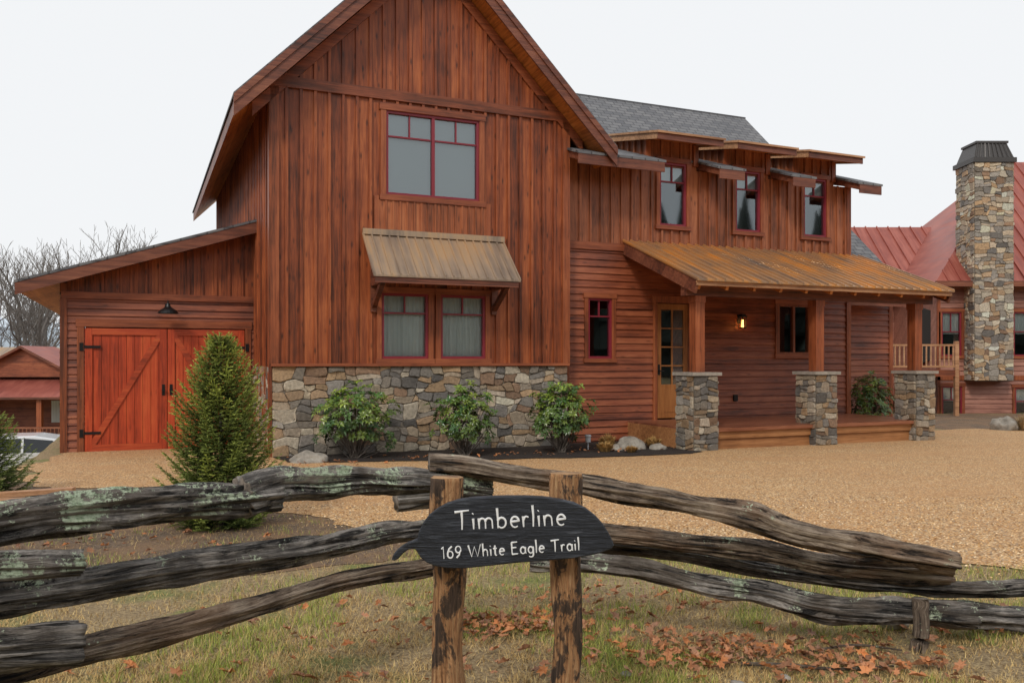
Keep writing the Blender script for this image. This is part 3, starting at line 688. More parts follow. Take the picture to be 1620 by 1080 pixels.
for i in range(85): mb.box(i*.2,i*.2+.05,-2.61,-2.57,.05,.85,0)
mb.build('porch_deck',[DECK],Ln)
for x in(2,4.4,8.7,11,13.2):
    mb=MB(); mb.pbox(F,x,x+.9,.03,.05,1.0,2.2,0); mb.build('window',[CURT],Ln)
# ================= SIGN
def tube(mb,pts,radf,nseg,nsid,seed,shape,m=0,mcap=1,rough=.12,uvo=0.0,groove=0.0):
    P=[Vector(p) for p in pts]; Q=[]
    def cr(p0,p1,p2,p3,t): return .5*((2*p1)+(-p0+p2)*t+(2*p0-5*p1+4*p2-p3)*t*t+(-p0+3*p1-3*p2+p3)*t**3)
    for i in range(len(P)-1):
        a=P[max(0,i-1)];b=P[i];c=P[i+1];d=P[min(len(P)-1,i+2)]
        for k in range(nseg): Q.append(cr(a,b,c,d,k/nseg))
    Q.append(P[-1]); base=len(mb.v); L=0; N=len(Q); so=Vector((seed*3.7,seed*1.3,0)); rings=[]
    for i,q in enumerate(Q):
        d=(Q[min(N-1,i+1)]-Q[max(0,i-1)]).normalized()
        sd=d.cross(Vector((0,0,1))); sd=(sd if sd.length>.1 else Vector((1,0,0))).normalized(); up=sd.cross(d).normalized()
        if i: L+=(q-Q[i-1]).length
        r=radf(i/(N-1)); rings.append(L)
        for k in range(nsid):
            t=2*math.pi*k/nsid; ct,s_=math.cos(t),math.sin(t)
            rr=r*shape(t+.45*math.sin(L*1.7+seed))
            rr*=1+rough*(noise.noise(Vector((ct*1.6,s_*1.6,L*3.0))+so)*1.3+noise.noise(Vector((ct*4,s_*4,L*5))+so)*1.0)
            if groove: 
                g=noise.noise(Vector((ct*4.2,s_*4.2,L*1.3))+so)+.7*noise.noise(Vector((ct*10,s_*10,L*2.2))+so)+.3*noise.noise(Vector((ct*16,s_*16,L*9))+so)
                rr*=1+groove*(g if g>-.12 else -.12+(g+.12)*2.6)
            mb.v.append(tuple(q+sd*ct*rr+up*s_*rr))
    circ=.4
    for i in range(N-1):
        for k in range(nsid):
            k2=(k+1)%nsid
            mb.f.append((base+i*nsid+k,base+(i+1)*nsid+k,base+(i+1)*nsid+k2,base+i*nsid+k2)); mb.m.append(m); mb.c.append((1,1,1))
            u0,u1=rings[i]+uvo,rings[i+1]+uvo; v0,v1=k/nsid*circ,(k+1)/nsid*circ
            mb.uv+=[(u0,v0),(u1,v0),(u1,v1),(u0,v1)]
    for e,rv in((0,False),(N-1,True)):
        idx=[base+e*nsid+k for k in range(nsid)]
        if rv: idx=idx[::-1]
        mb.f.append(tuple(idx)); mb.m.append(mcap); mb.c.append((1,1,1)); mb.uv+=[(0,0)]*nsid
S=thing('house_sign','dark leaf-shaped wooden sign with white lettering on two rough log posts','sign',(0,3.12,0))
out=[(-.446,-.097),(-.437,-.076),(-.419,-.056),(-.395,-.040),(-.370,-.030),(-.352,-.022),(-.347,.004),(-.332,.035),(-.312,.062),(-.280,.087),(-.245,.106),(-.205,.119),(-.16,.126),(-.104,.130),(-.03,.132),(.035,.132),(.10,.129),(.162,.120),(.212,.108),(.254,.088),(.290,.060),(.317,.030),(.338,-.003),(.350,-.028),(.356,-.044),(.345,-.058),(.324,-.065),(.28,-.078),(.208,-.0905),(.11,-.099),(.012,-.106),(-.09,-.117),(-.185,-.127),(-.24,-.126),(-.289,-.118),(-.318,-.106),(-.340,-.088),(-.352,-.068),(-.3585,-.0585),(-.372,-.057),(-.386,-.060),(-.404,-.074),(-.421,-.0925),(-.433,-.099)]
mb=MB(); n=len(out); fz=-.018
ins=[]
for i,(x,z) in enumerate(out):
    a=Vector(out[i-1]);b=Vector(out[(i+1)%n]); d=(b-a).normalized(); nn=Vector((d.y,-d.x)); ins.append((x+nn.x*.004, z+nn.y*.004))
mb.v+=[(x,.016,z) for x,z in out]+[(x,fz+.004,z) for x,z in out]+[(x,fz,z) for x,z in ins]
for l in(0,1):
    for i in range(n):
        j=(i+1)%n; mb.f.append((l*n+i,l*n+j,(l+1)*n+j,(l+1)*n+i)); mb.m.append(0); mb.c.append((1,1,1))
mb.f.append(tuple(2*n+i for i in range(n))); mb.m.append(0); mb.c.append((1,1,1)); mb.f.append(tuple(range(n-1,-1,-1))); mb.m.append(0); mb.c.append((1,1,1))
B=mb.build('board',SGN,S,loc=(.0116,-.06,.880))
def arc(cx,cy,rx,ry,a0,a1,n=12):
    return [(cx+rx*math.cos(math.radians(a0+(a1-a0)*i/n)),cy+ry*math.sin(math.radians(a0+(a1-a0)*i/n))) for i in range(n+1)]
GLY={
'T':(.66,[[(0,.93),(.3,.97),(.64,1.0)],[(.31,.97),(.32,.5),(.30,0)]]),
'i':(.17,[[(.06,.56),(.07,.3),(.07,0)],[(.05,.80),(.075,.83)]]),
'm':(.74,[[(.05,.56),(.06,0)],[(.06,.38)]+arc(.2,.36,.14,.18,160,0)+[(.34,0)],[(.34,.38)]+arc(.49,.36,.15,.18,160,0)+[(.65,0)]]),
'b':(.50,[[(.05,1.05),(.07,.5),(.06,.0)],[(.06,.40)]+arc(.23,.27,.19,.27,140,-150)+[(.06,.08)]]),
'e':(.46,[[(.05,.30),(.40,.34)]+arc(.23,.28,.18,.28,15,310,14)]),
'r':(.34,[[(.05,.56),(.06,0)],[(.06,.36)]+arc(.2,.34,.13,.2,160,50)]),
'l':(.16,[[(.06,1.12),(.08,.5),(.06,0)]]),
'n':(.48,[[(.05,.56),(.06,0)],[(.06,.38)]+arc(.22,.34,.16,.21,160,0)+[(.39,0)]]),
'h':(.48,[[(.05,1.08),(.06,0)],[(.06,.38)]+arc(.22,.34,.16,.21,160,0)+[(.39,0)]]),
't':(.34,[[(.14,.85),(.14,.15)]+arc(.22,.12,.08,.12,190,300,5),[(.0,.58),(.28,.61)]]),
'a':(.50,[arc(.23,.28,.18,.28,40,330,14),[(.42,.56),(.41,.12),(.46,0)]]),
'g':(.50,[arc(.23,.28,.18,.27,40,330,14),[(.42,.56),(.42,-.1)]+arc(.24,-.12,.18,.2,0,-150,8)]),
'W':(.96,[[(0,1),(.22,0),(.46,.85),(.68,0),(.94,1.03)]]),
'E':(.56,[[(.05,1),(.05,0)],[(.03,1),(.48,1.03)],[(.05,.55),(.40,.57)],[(.03,0),(.50,.02)]]),
'1':(.30,[[(.02,.82),(.15,1),(.15,0)]]),
'6':(.54,[[(.42,1.0),(.2,.8),(.07,.45)]+arc(.26,.30,.20,.29,160,520,18)]),
'9':(.54,[[(.10,0),(.32,.25),(.44,.62)]+arc(.25,.70,.20,.28,-20,-380,18)]),
' ':(.30,[])}
def letter(txt,x0,z0,width,h,ang,bev):
    adv=sum(GLY[c][0]+.09 for c in txt)-.09; sx=width/adv; ca,sa=math.cos(ang),math.sin(ang); x=0
    for word in txt.split(' '):
        cu=bpy.data.curves.new('t','CURVE'); cu.dimensions='3D'; cu.bevel_depth=bev; cu.bevel_resolution=3; cu.use_fill_caps=True
        for c in word:
            w,st=GLY[c]
            for s in st:
                sp=cu.splines.new('POLY'); sp.points.add(len(s)-1)
                for i,(px,py) in enumerate(s):
                    lx=(x+px)*sx; lz=py*h; sp.points[i].co=(x0+lx*ca-lz*sa,0,z0+lx*sa+lz*ca,1)
                    sp.points[i].radius=1.15-.55*(i/(max(1,len(s)-1)))
            x+=w+.09
        x+=.30+.09
        tmp=bpy.data.objects.new('t',cu); COL.objects.link(tmp); bpy.context.view_layer.update()
        me=bpy.data.meshes.new_from_object(tmp.evaluated_get(bpy.context.evaluated_depsgraph_get()))
        bpy.data.objects.remove(tmp); me.materials.clear(); me.materials.append(WHT)
        ob=bpy.data.objects.new('lettering',me); COL.objects.link(ob); ob.parent=B; ob.location=(0,fz-.0005,0); ob.scale=(1,.6,1); ob['label']='white letters reading '+word
letter('Timberline',-.215,.012,.40,.068,math.radians(2.6),.0042)
letter('169 White Eagle Trail',-.263,-.091,.497,.042,math.radians(3.6),.0030)
rs=lambda t:1+.05*math.cos(2*t+1)
mb=MB(); tube(mb,[(-.235,.08,-.25),(-.232,.08,.1),(-.243,.083,.4),(-.237,.078,.7),(-.245,.08,1.06)],lambda t:.060-.004*t+.004*math.sin(t*9),14,36,2,rs,rough=.16,groove=.05); mb.build('post',[FPO,ENDM],S,smooth=True)
mb=MB(); tube(mb,[(.20,.08,-.25),(.198,.08,.2),(.212,.084,.5),(.203,.078,.8),(.205,.08,1.075)],lambda t:.056-.004*t+.004*math.sin(t*7+2),14,36,4,rs,rough=.16,groove=.05); mb.build('post',[FPO,ENDM],S,smooth=True)
# ================= FENCE
Fn=thing('split_rail_fence','weathered grey split-rail fence of stacked zigzag rails with lichen','fence',(0,0,0))
def wedge(seed):
    r=random.Random(seed); a=[r.uniform(-.14,.14) for _ in range(4)]; p=[r.uniform(0,6.28) for _ in range(4)]
    return lambda t:1+a[0]*math.cos(2*t+p[0])*1.5+a[1]*math.cos(3*t+p[1])*1.2+a[2]*math.cos(5*t+p[2])*.8+a[3]*math.cos(8*t+p[3])*.5
rails=[
([(-1.9,2.35,.99),(-1.69,2.6,.98),(-1.567,2.8,.985),(-1.411,3.1,.962),(-1.218,3.4,.934),(-1.03,3.68,.92)],lambda t:.068,2),
([(-1.13,3.52,.935),(-1.03,3.7,.955),(-.902,3.9,.93),(-.75,4.05,.925),(-.596,4.2,.90),(-.38,4.38,.865),(-.12,4.52,.815)],lambda t:.072-.02*t,2),
([(-1.9,2.45,.75),(-1.713,2.7,.735),(-1.563,2.95,.707),(-1.218,3.4,.68),(-.833,3.85,.655),(-.60,4.12,.66),(-.42,4.35,.63)],lambda t:.056-.008*t,0),
([(-1.8,2.4,.53),(-1.649,2.6,.52),(-1.489,2.85,.515),(-1.2,3.35,.47),(-.833,3.85,.48),(-.39,4.35,.455),(.0,4.7,.44)],lambda t:.044,1),
([(-1.75,2.35,.925),(-1.6,2.5,.89),(-1.41,2.76,.838)],lambda t:.042,0),
([(-1.75,2.35,.70),(-1.6,2.45,.66),(-1.37,2.68,.603)],lambda t:.062,0),
([(-1.66,2.5,.50),(-1.5,2.6,.44),(-1.3,2.85,.36)],lambda t:.05,1),
([(-.43,4.38,.965),(-.24,4.42,.948),(-.033,4.45,.905),(.22,4.5,.865),(.47,4.5,.825),(.974,4.5,.73),(1.24,4.5,.675),(1.478,4.5,.59),(1.981,4.5,.49),(2.35,4.5,.425)],lambda t:.044+.024*t+.016*math.exp(-((t-.68)/.05)**2),1),
([(.30,4.62,.575),(.7,4.62,.54),(.996,4.62,.50),(1.35,4.64,.46),(1.682,4.66,.39),(2.05,4.66,.35),(2.42,4.68,.32)],lambda t:.042+.010*t,1),
([(.1,4.6,.43),(.395,4.6,.408),(.7,4.6,.37),(.996,4.6,.30),(1.35,4.58,.25),(1.682,4.56,.175),(2.1,4.56,.15),(2.5,4.58,.12)],lambda t:.050+.008*t,0),
([(.1,4.80,.50),(.9,4.80,.42),(1.45,4.78,.32),(1.9,4.72,.27),(2.5,4.75,.22),(2.95,4.9,.19),(3.5,5.1,.15)],lambda t:.042,0),
([(2.45,4.72,.09),(2.8,4.75,.06),(3.3,4.85,.03)],lambda t:.055,0),
([(-.2,4.62,.78),(-.5,4.55,.76),(-.62,4.5,.755)],lambda t:.05,0),
]
for i,(p,rf,mt) in enumerate(rails):
    mb=MB(); tube(mb,p,rf,13,60,i+1,wedge(i+11),rough=.20,uvo=i*3.1,groove=.24); mb.build('rail',[(FW1,FW2,FW0)[mt],ENDG],Fn,smooth=True)
mb=MB(); tube(mb,[(2.16,4.50,-.06),(2.17,4.49,.1),(2.165,4.5,.24)],lambda t:.04,6,20,31,wedge(50),rough=.2,groove=.1); mb.build('stub_post',[FW2,ENDG],Fn,smooth=True)
for (pts,rr,sd) in(([(1.15,4.25,-.02),(1.35,4.18,.0),(1.6,4.15,-.01),(1.9,4.22,-.02)],.011,61),([(1.55,4.42,-.02),(1.8,4.47,.0),(2.05,4.45,-.02)],.009,62)):
    mb=MB(); tube(mb,pts,lambda t,rr=rr:rr*(1-.5*t),8,10,sd,rs,rough=.2); ob=mb.build('fallen_branch',[FW2,ENDG],None,smooth=True); ob['label']='dead brown branch lying in the grass'; ob['category']='branch'; ob['group']='fallen branches'
# ================= plants
def spruce(name,label,loc,Hh,R,seed,nb=150,yellow=1.0):
    r=random.Random(seed); T=thing(name,label,'tree',loc)
    mb=MB(); mb.cyl((0,0,-.1),(0,0,Hh*.97),.03,.004,8); mb.build('trunk',BRK,T)
    V=[];C=[]
    for i in range(nb):
        f=(i+.5)/nb; h=Hh*(.0+.97*f); q_=1-h/Hh; L=R*(1.15*q_**.58 if q_>.30 else .572*(q_/.30)**1.05)*r.uniform(.74,1.12)+.035; az=i*2.39996+r.uniform(-.3,.3)
        d=Vector((math.cos(az),math.sin(az),0)); up=.08+.55*f
        sd=Vector((-d.y,d.x,0)); nt_=max(4,int(L/.034)); yel=r.uniform(0,1)*yellow; bs=r.uniform(.75,1.2)
        for k in range(nt_+1):
            u=k/nt_
            if u<.12: continue
            p=Vector((0,0,h))+d*L*u+Vector((0,0,L*(up*u+.28*u*u-.12*math.sin(u*3))))
            for sg in(-1,1,0):
                if sg==0: tl=.07; td=(d+Vector((0,0,up+.5*u))).normalized()
                else: tl=(.42*L*(1-u)+.06)*r.uniform(.6,1.1); td=(sd*sg*r.uniform(.6,1)+d*.75+Vector((0,0,r.uniform(-.15,.35)+.2*f))).normalized()
                m=max(3,int(tl/.0078))
                for q in range(m):
                    pp=p+td*tl*q/m
                    for w in range(2):
                        nd_=(td*.85+Vector((r.uniform(-1,1),r.uniform(-1,1),r.uniform(-.6,1)))*.65).normalized()*r.uniform(.016,.027)
                        wd=nd_.cross(Vector((r.uniform(-1,1),r.uniform(-1,1),r.uniform(-1,1)))).normalized()*.0038
                        V+=[pp-wd,pp+wd,pp+nd_]
                        e=max(0,min(1,(u-.2)*.8+q/m*.45)); sh=(.20+.95*e)*bs  # needles darkened towards the trunk: shade inside the crown painted into the colour
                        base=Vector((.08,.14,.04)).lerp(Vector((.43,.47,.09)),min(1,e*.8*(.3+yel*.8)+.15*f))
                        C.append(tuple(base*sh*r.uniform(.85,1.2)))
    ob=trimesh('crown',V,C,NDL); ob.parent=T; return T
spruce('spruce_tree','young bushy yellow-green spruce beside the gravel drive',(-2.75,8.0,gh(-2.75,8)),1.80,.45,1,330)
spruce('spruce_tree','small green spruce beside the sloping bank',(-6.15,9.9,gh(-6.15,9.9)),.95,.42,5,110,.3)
def rhodo(label,s,t,hh,w,seed,n=150,name='rhododendron_shrub'):
    r=random.Random(seed); x,y,_=hw(s,t); T=thing(name,label,'shrub',(x,y,gh(x,y)+.015),0,'rhododendron shrubs planted against the house')
    st=MB(); lf=MB(); so=Vector((seed*2.1,0,seed))
    tips=[]
    for i in range(n):
        az=r.uniform(0,6.283); el=math.asin(r.uniform(-.7,1)); d=Vector((math.cos(az)*math.cos(el),math.sin(az)*math.cos(el),math.sin(el)))
        q=(1+.6*noise.noise(d*1.9+so))*(r.uniform(.35,1)**.45)
        p=Vector((d.x*w/2*q,d.y*w/2*q*.85,hh*.55+d.z*hh*.45*q)); tips.append((p,d))
    for p,d in tips[::4]:
        b=Vector((r.uniform(-.06,.06),r.uniform(-.06,.06),-.03)); m=b.lerp(p,.5)+Vector((0,0,-.04))
        st.cyl(b,m,.008,.006,5,cap=False); st.cyl(m,p,.006,.003,5,cap=False)
    for p,d in tips:
        ax=(d*.9+Vector((0,-.25,.9))+Vector((r.uniform(-.4,.4),r.uniform(-.4,.4),0))).normalized(); a=ax.orthogonal().normalized(); b=ax.cross(a); k=r.randint(8,11); y=r.uniform(0,1)**1.4
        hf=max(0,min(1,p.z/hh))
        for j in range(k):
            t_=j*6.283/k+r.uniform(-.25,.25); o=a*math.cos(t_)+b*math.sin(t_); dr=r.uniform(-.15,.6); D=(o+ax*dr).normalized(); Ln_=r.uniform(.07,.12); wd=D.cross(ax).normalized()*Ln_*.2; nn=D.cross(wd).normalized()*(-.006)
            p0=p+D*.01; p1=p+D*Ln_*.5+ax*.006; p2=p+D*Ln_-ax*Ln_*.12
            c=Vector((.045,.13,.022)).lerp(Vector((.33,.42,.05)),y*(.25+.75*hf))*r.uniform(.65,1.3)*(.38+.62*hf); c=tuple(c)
            lf.face([p0,p1+wd+nn,p2,p1],0,c); lf.face([p0,p1,p2,p1-wd+nn],0,tuple(q*.85 for q in c))
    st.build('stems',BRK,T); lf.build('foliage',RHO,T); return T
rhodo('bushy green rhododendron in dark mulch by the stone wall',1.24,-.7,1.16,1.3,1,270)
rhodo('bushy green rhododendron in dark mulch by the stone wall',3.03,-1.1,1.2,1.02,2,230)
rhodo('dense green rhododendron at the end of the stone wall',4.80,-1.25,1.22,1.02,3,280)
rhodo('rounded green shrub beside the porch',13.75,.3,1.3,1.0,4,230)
def boulder(x,y,sx,sy,sz,seed,label='grey landscaping boulder in the mulch bed'):
    bm=bmesh.new(); bmesh.ops.create_icosphere(bm,subdivisions=4,radius=1)
    for v in bm.verts:
        q=v.co.copy(); k=1+.35*noise.noise(q*1.1+Vector((seed,0,0)))+.12*noise.noise(q*3+Vector((seed,5,0)))
        v.co=Vector((q.x*sx*k,q.y*sy*k,max(-.3,q.z)*sz*k))
    me=bpy.data.meshes.new('boulder'); bm.to_mesh(me); bm.free(); me.materials.append(ROCK); me.polygons.foreach_set('use_smooth',[True]*len(me.polygons))
    ob=bpy.data.objects.new('boulder',me); COL.objects.link(ob); ob.location=(x,y,gh(x,y)+.02); ob['label']=label; ob['category']='rock'; ob['group']='landscaping boulders'
for s,t,a,b,c,sd in((.42,-1.0,.3,.2,.17,1),(6.25,-1.15,.30,.22,.24,2),(5.85,-1.3,.14,.12,.1,3),(6.65,-1.5,.16,.12,.1,4)):
    x,y,_=hw(s,t); boulder(x,y,a,b,c,sd)
for i in range(12):
    x=11.9+i*.7; boulder(x,20.6+.3*random.uniform(-1,1)+i*.1,.4*random.uniform(.6,1.2),.3,.28*random.uniform(.6,1.2),20+i,'grey boulder edging the gravel drive')
for x,y,q in((2.75,4.3,.13),(3.0,4.5,.12),(1.05,3.95,.04),(2.2,4.9,.08),(1.3,4.05,.03),(-.25,4.0,.03),(.55,4.1,.025)): boulder(x,y,q,q*.8,q*.6,int(x*100),'small grey stone half buried in grass')
def tuft(x,y,hh,w,c0,c1,seed,n=260,label='dry tan ornamental plant in mulch'):
    r=random.Random(seed); T=MB()
    for i in range(n):
        a=r.uniform(0,6.283); q=r.uniform(0,1)**.5; b=Vector((math.cos(a)*q*w*.2,math.sin(a)*q*w*.2,0)); tp=Vector((math.cos(a)*q*w*.5,math.sin(a)*q*w*.5,hh*r.uniform(.4,1)*(1-.4*q))); m=b.lerp(tp,.55)+Vector((0,0,hh*.12))
        wd=Vector((-math.sin(a+r.uniform(-1,1)),math.cos(a),0))*r.uniform(.006,.016); c=tuple(Vector(c0).lerp(Vector(c1),r.random()))
        T.face([b-wd*.3,b+wd*.3,m+wd,m-wd],0,c); T.face([m-wd,m+wd,tp],0,c)
    ob=T.build('small_plant',GRS,None,loc=(x,y,gh(x,y)+.02)); ob['label']=label; ob['category']='plant'; ob['group']='small bedding plants'
for s,t,h_,w_,sd in((5.55,-1.5,.24,.4,1),(6.0,-.8,.32,.4,2),(6.75,-1.2,.28,.4,3),(5.9,-1.8,.15,.3,4)):
    x,y,_=hw(s,t); tuft(x,y,h_,w_,(.34,.22,.09),(.52,.30,.10),sd)
for i in range(9): tuft(12.3+i*.9,20.3+i*.15,.5*random.uniform(.7,1.2),.6,(.30,.20,.11),(.48,.36,.2),30+i,label='dry grass clump beside the gravel')
mb=MB(); x,y,_=hw(5.42,-1.1); mb.cyl((0,0,0),(0,0,.16),.012,.012,8); mb.cyl((0,0,.16),(0,0,.27),.05,.05,12); mb.cyl((0,0,.27),(0,0,.29),.065,.05,12)
LW,_,_=newmat('pale_plastic',(.55,.57,.6),.5); ob=mb.build('garden_light',LW,None,loc=(x,y,gh(x,y))); ob['label']='small pale garden light in the mulch bed'; ob['category']='light'
for i in range(3):
    mb=MB(); mb.beam((-.5,0,0),(.5,.12*i,.02*i),.14,.05); ob=mb.build('lumber_board',TAN,None,loc=(-5.35,8.7+.22*i,gh(-5.35,8.8)+.05+.03*i)); ob['label']='pale offcut board lying on the ground'; ob['category']='board'; ob['group']='offcut boards'
# ================= grass
def polyin(x,y,pts):
    c=False;j=len(pts)-1
    for i in range(len(pts)):
        if (pts[i][1]>y)!=(pts[j][1]>y) and x<(pts[j][0]-pts[i][0])*(y-pts[i][1])/(pts[j][1]-pts[i][1])+pts[i][0]: c=not c
        j=i
    return c
r=random.Random(11); V=[];C=[]
for k in range(190000):
    y=3.6+6.5*(r.random()**1.9); x=r.uniform(-.66,.66)*y
    if polyin(x,y+.05,gp): continue
    g1=noise.noise(Vector((x*1.1,y*1.1,0)))+.7*noise.noise(Vector((x*3.1,y*3.1,4)))+.4*noise.noise(Vector((x*9,y*9,7)))
    green=.72*sm((g1-.02)/.4)
    if y>5.6 and x>-.9: green=max(green,.6)
    dens=sm((g1+.6)/.6)
    if x<-.9 and y>5.6: dens*=.25
    if r.random()>.25+.75*dens: continue
    L=r.uniform(.022,.06)*(1.0+.8*green); a=r.uniform(0,6.283); lean=r.uniform(.2,1.3)
    if r.random()>green: c=Vector((.70,.52,.23)).lerp(Vector((.42,.25,.09)),r.random()); lean*=1.9
    else: c=Vector((.17,.25,.04)).lerp(Vector((.48,.48,.11)),r.random())
    b=Vector((x,y,gh(x,y)-.003)); wd=Vector((math.cos(a+1.57),math.sin(a+1.57),0))*r.uniform(.0014,.0028); tp=b+Vector((math.cos(a)*lean,math.sin(a)*lean,1)).normalized()*L
    V+=[b-wd,b+wd,tp]; C.append(tuple(c*r.uniform(.7,1.15)))
ob=trimesh('grass',V,C,GRS); ob['kind']='stuff'; ob['label']='patchy green and straw-coloured winter grass'; ob['category']='grass'
r=random.Random(21); V=[];C=[]; gc=[(.30,.16,.06),(.55,.31,.13),(.72,.46,.22),(.80,.62,.40),(.36,.27,.19)]
for k in range(12000):
    y=5.6+4.2*r.random()**1.3; x=r.uniform(-.62,.62)*y
    ins_=polyin(x,y,gp)
    if not ins_ and not polyin(x+r.gauss(0,.12),y+abs(r.gauss(0,.22)),gp): continue
    q=r.uniform(.006,.013); c=Vector(gc[r.randrange(5)])*r.uniform(.8,1.2); o=Vector((x,y,gh(x,y)+.010+q*.3)); a=r.uniform(0,3)
    ring=[o+Vector((math.cos(a+j*1.2566)*q,math.sin(a+j*1.2566)*q*.8,r.uniform(-.2,.2)*q)) for j in range(5)]; tp=o+Vector((0,0,q*.7))
    for j in range(5): V+=[ring[j],ring[(j+1)%5],tp]; C.append(tuple(c))
ob=trimesh('pebbles',V,C,GRS); ob['kind']='stuff'; ob['label']='loose tan pebbles along the drive'; ob['category']='gravel'
mb=MB(); r=random.Random(3)
spots=[(-.0,4.9,.35,160),(1.0,4.45,.5,170),(1.7,4.3,.5,150),(.5,5.3,.9,100),(-1.0,5.0,.8,30),(2.6,4.9,.6,60),(0.2,4.2,1.4,110),(-1.1,4.1,.7,30),(-3.2,7.2,1.2,60)]
spots+=[(hw(s,-1.3)[0],hw(s,-1.3)[1],.8,30) for s in (.8,2.2,4.0,5.7,6.4)]
for sx_,sy_,sg,n in spots:
    for k in range(n):
        x=r.gauss(sx_,sg*.6);y=r.gauss(sy_,sg*.35)
        if y<3.5 : continue
        z=gh(x,y)+r.uniform(.02,.045); a=r.uniform(0,6.283); q=r.uniform(.022,.055); tl=Vector((r.uniform(-.6,.6),r.uniform(-.6,.6),1)).normalized(); u=Vector((math.cos(a),math.sin(a),0)); u=(u-tl*u.dot(tl)).normalized(); w=tl.cross(u)
        c=Vector((.60,.23,.075)).lerp(Vector((.38,.20,.12)),r.random())*r.uniform(.6,1.35); P0=Vector((x,y,z)); m=7; pts=[]
        for i in range(m*2):
            t=6.283*i/(m*2); rr=q*(1 if i%2==0 else .55)*r.uniform(.8,1.1); pts.append(P0+u*math.cos(t)*rr+w*math.sin(t)*rr*.6+tl*abs(math.sin(t))*q*r.uniform(0,.5))
        for i in range(m*2): mb.face([P0,pts[i],pts[(i+1)%(m*2)]],0,tuple(c))
ob=mb.build('fallen_leaves',DLF); ob['kind']='stuff'; ob['label']='curled orange-brown fallen leaves'; ob['category']='leaves'
# ================= bare trees
def bare_mesh(seed,hh,trunk_r):
    r=random.Random(seed); tr=MB(); cr=MB()
    def grow(p,d,L,rad,lev):
        n=3 if lev<3 else 2; q=p; dd=d
        for i in range(n):
            dd=(dd+Vector((r.uniform(-1,1),r.uniform(-1,1),r.uniform(-.2,.6)))*(.10 if lev==0 else .2)).normalized(); q2=q+dd*L/n
            r0=rad*(1-.35*i/n); r1=rad*(1-.35*(i+1)/n)
            (tr if lev==0 else cr).cyl(q,q2,r0,r1,7 if lev==0 else (5 if lev<3 else 3),cap=False)
            if lev<5 and (i>0 or lev>0):
                for k in range(1 if lev>0 else 2):
                    ax=dd.orthogonal(); ax.rotate(Matrix.Rotation(r.uniform(0,6.283),3,dd)); nd2=(dd*r.uniform(.6,1.1)+ax.normalized()*r.uniform(.5,1)+Vector((0,0,.25))).normalized()
                    grow(q2,nd2,L*r.uniform(.45,.7),max(.012,r1*.6),lev+1)
            q=q2
        if lev<5: grow(q,(dd+Vector((r.uniform(-.4,.4),r.uniform(-.4,.4),.2))).normalized(),L*.62,max(.012,rad*.6),lev+1)
    grow(Vector((0,0,-.3)),Vector((0,0,1)),hh*.42,trunk_r,0)
    a=tr.build('trunk',BRKF); b=cr.build('crown',BRKF); return a,b
var=[bare_mesh(s,1.0*10,.2) for s in(1,2,3)]
pos=[(-36.5,62,0,1.4),(-32,58,1,1.25),(-30.5,66,2,1.35),(-40,70,0,1.5),(-37,78,2,1.5),(-33.5,54,1,1.15),(30.5,75,1,1.3),(33,80,2,1.2),(-34.5,66,2,1.45),(-36,72,0,1.4),(-44,80,1,1.6),(-41,90,2,1.6),(-33,74,1,1.35),(-28.5,62,0,1.0),(-38,60,2,1.35)]
for i,(x,y,v,sc) in enumerate(pos):
    T=thing('bare_tree','leafless grey winter tree with fine branching','tree',(x,y,gh(x,y)-.4 if x<0 else -.5),random.uniform(0,6.28),'leafless winter trees')
    T.scale=(sc,sc,sc)
    for o in var[v]:
        c=o.copy(); COL.objects.link(c); c.parent=T
for a,b in var:
    bpy.data.objects.remove(a); bpy.data.objects.remove(b)
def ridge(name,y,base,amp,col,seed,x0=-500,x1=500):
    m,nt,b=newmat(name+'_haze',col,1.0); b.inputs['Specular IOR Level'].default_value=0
    mb=MB(); n=160; pr=None
    for i in range(n+1):
        x=x0+(x1-x0)*i/n; z=base+amp*(noise.noise(Vector((x*.008,seed,0)))+.3*noise.noise(Vector((x*.04,seed,0)))); cur=(x,z)
        if pr:
            mb.face([(pr[0],y-60,-8),(x,y-60,-8),(x,y,z),(pr[0],y,pr[1])]); mb.face([(pr[0],y,pr[1]),(x,y,z),(x,y+80,-8),(pr[0],y+80,-8)])
        pr=cur
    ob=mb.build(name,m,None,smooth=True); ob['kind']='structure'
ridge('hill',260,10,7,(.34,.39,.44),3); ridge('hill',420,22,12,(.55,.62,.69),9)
# woods across the road behind the viewpoint (mirrored in the windows)
WM,_,_=newmat('dark_evergreen',(.045,.055,.045),.95)
mb=MB(); r=random.Random(9)
for i in range(260):
    az=math.radians(84+i*.565+r.uniform(-.5,.5)); R_=r.uniform(50,64); x=4+math.sin(az)*R_; y=8+math.cos(az)*R_; h_=r.uniform(11,15.5)+2*noise.noise(Vector((i*.05,0,0)))
    for k in range(5):
        z0=h_*(.08+.18*k); rr=(2.8-.45*k)*r.uniform(.7,1.1); mb.cyl((x,y,z0-1),(x+r.uniform(-.2,.2),y,z0+h_*.28),rr,.05,8)
ob=mb.build('woodland',WM); ob['kind']='stuff'; ob['label']='dark evergreen wood across the road'; ob['category']='woods'
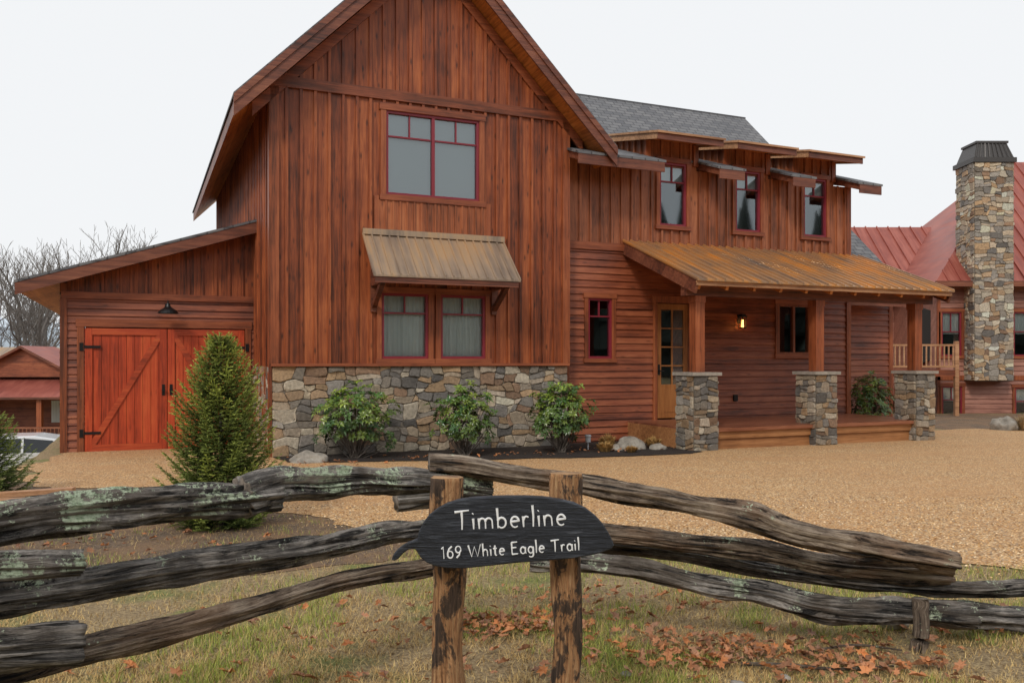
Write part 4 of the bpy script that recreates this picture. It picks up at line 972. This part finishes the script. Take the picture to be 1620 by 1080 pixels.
# ================= car
PAINT,_,b=newmat('silver_car_paint',(.70,.72,.75),.25,.1); b.inputs['Coat Weight'].default_value=.6
CGL,_,_=newmat('car_glass',(.02,.025,.03),.06); TYR,_,_=newmat('tyre_rubber',(.015,.015,.015),.8); LMP,_,_=newmat('car_lamp',(.5,.5,.5),.1)
cx_,cy_=-14.2,25.0
Cr=thing('parked_car','silver-white car parked below the bank','car',(cx_,cy_,gh(cx_,cy_)),math.radians(200))
prof=[(-2.25,.35),(-2.3,.62),(-2.2,.85),(-1.3,.98),(-.75,1.36),(-.2,1.46),(.7,1.46),(1.4,1.32),(1.95,1.02),(2.2,.95),(2.28,.6),(2.2,.35)]
mb=MB()
def inset(x,z,wd): return wd*(1-.16*max(0,(z-.9)/.56))
n=len(prof)
for q,wd in enumerate((-.88,-.80,.80,.88)):
    for (x,z) in prof: 
        k=1 if q in(1,2) else .985; mb.v.append((x*k,inset(x,z,wd),z if q in(1,2) else z-.03*(z>.6)))
for q in range(3):
    for i in range(n):
        j=(i+1)%n; mb.f.append((q*n+i,q*n+j,(q+1)*n+j,(q+1)*n+i)); mb.m.append(0); mb.c.append((1,1,1))
mb.f.append(tuple(range(n-1,-1,-1)));mb.m.append(0);mb.c.append((1,1,1)); mb.f.append(tuple(3*n+i for i in range(n)));mb.m.append(0);mb.c.append((1,1,1))
mb.build('body',PAINT,Cr)
for sg in(-1,1):
    for pts in([(-1.1,1.0),(-.68,1.32),(.05,1.4),(.05,1.0)],[(.12,1.0),(.12,1.4),(.75,1.4),(1.3,1.28),(1.6,1.02)]):
        mb=MB(); mb.face([(x,sg*(abs(inset(x,z,.88))+.012),z) for x,z in pts]); mb.build('window',CGL,Cr)
mb=MB(); mb.face([(-1.27,-.7,1.02),(-1.27,.7,1.02),(-.80,.66,1.36),(-.80,-.66,1.36)]); mb.build('windscreen',CGL,Cr)
mb=MB(); mb.face([(1.45,-.66,1.33),(1.45,.66,1.33),(1.92,.7,1.07),(1.92,-.7,1.07)]); mb.build('rear_window',CGL,Cr)
for x in(-1.4,1.4):
    for y in(-.86,.86):
        mb=MB(); mb.cyl((x,y-.1,.32),(x,y+.1,.32),.32,.32,20); w=mb.build('wheel',TYR,Cr); mb=MB(); mb.cyl((x,y-.11,.32),(x,y+.11,.32),.19,.19,14); mb.build('rim',LMP,w)
for y in(-.6,.6):
    mb=MB(); mb.box(-2.32,-2.22,y-.18,y+.18,.64,.78); mb.build('headlight',LMP,Cr)
# ================= WORLD, SUN, CAMERA
w=bpy.data.worlds.new('World'); scene.world=w; w.use_nodes=True; nt=w.node_tree; bg=nt.nodes['Background']
sky=nd(nt,'ShaderNodeTexSky'); sky.sky_type='NISHITA'; sky.sun_disc=False; sky.sun_elevation=math.radians(40); sky.sun_rotation=math.radians(200); sky.air_density=1; sky.dust_density=4
skm=mix(nt,1.0,sky.outputs[0],(.08,.08,.08),'MULTIPLY')
c=mix(nt,.93,skm,(.95,.965,.98)); nt.links.new(c,bg.inputs[0]); bg.inputs[1].default_value=1.0
sl=bpy.data.lights.new('sun','SUN'); sl.energy=1.5; sl.angle=math.radians(10); sl.color=(1,.94,.85)
so=bpy.data.objects.new('sun',sl); COL.objects.link(so)
el,azm=math.radians(40),math.radians(200)
dirv=Vector((math.sin(azm)*math.cos(el),math.cos(azm)*math.cos(el),math.sin(el)))
so.rotation_euler=dirv.to_track_quat('Z','Y').to_euler(); so.location=(-10,-10,20)
cam=bpy.data.cameras.new('camera'); co=bpy.data.objects.new('camera',cam); COL.objects.link(co); scene.camera=co
cam.sensor_width=36; cam.lens=36*1340/1620; cam.shift_y=30/1620; cam.clip_end=3000; cam.clip_start=.05
co.location=(0,0,1.5); co.rotation_euler=(math.pi/2,0,0)
scene.view_settings.view_transform='Standard'; scene.view_settings.look='None'; scene.view_settings.exposure=0
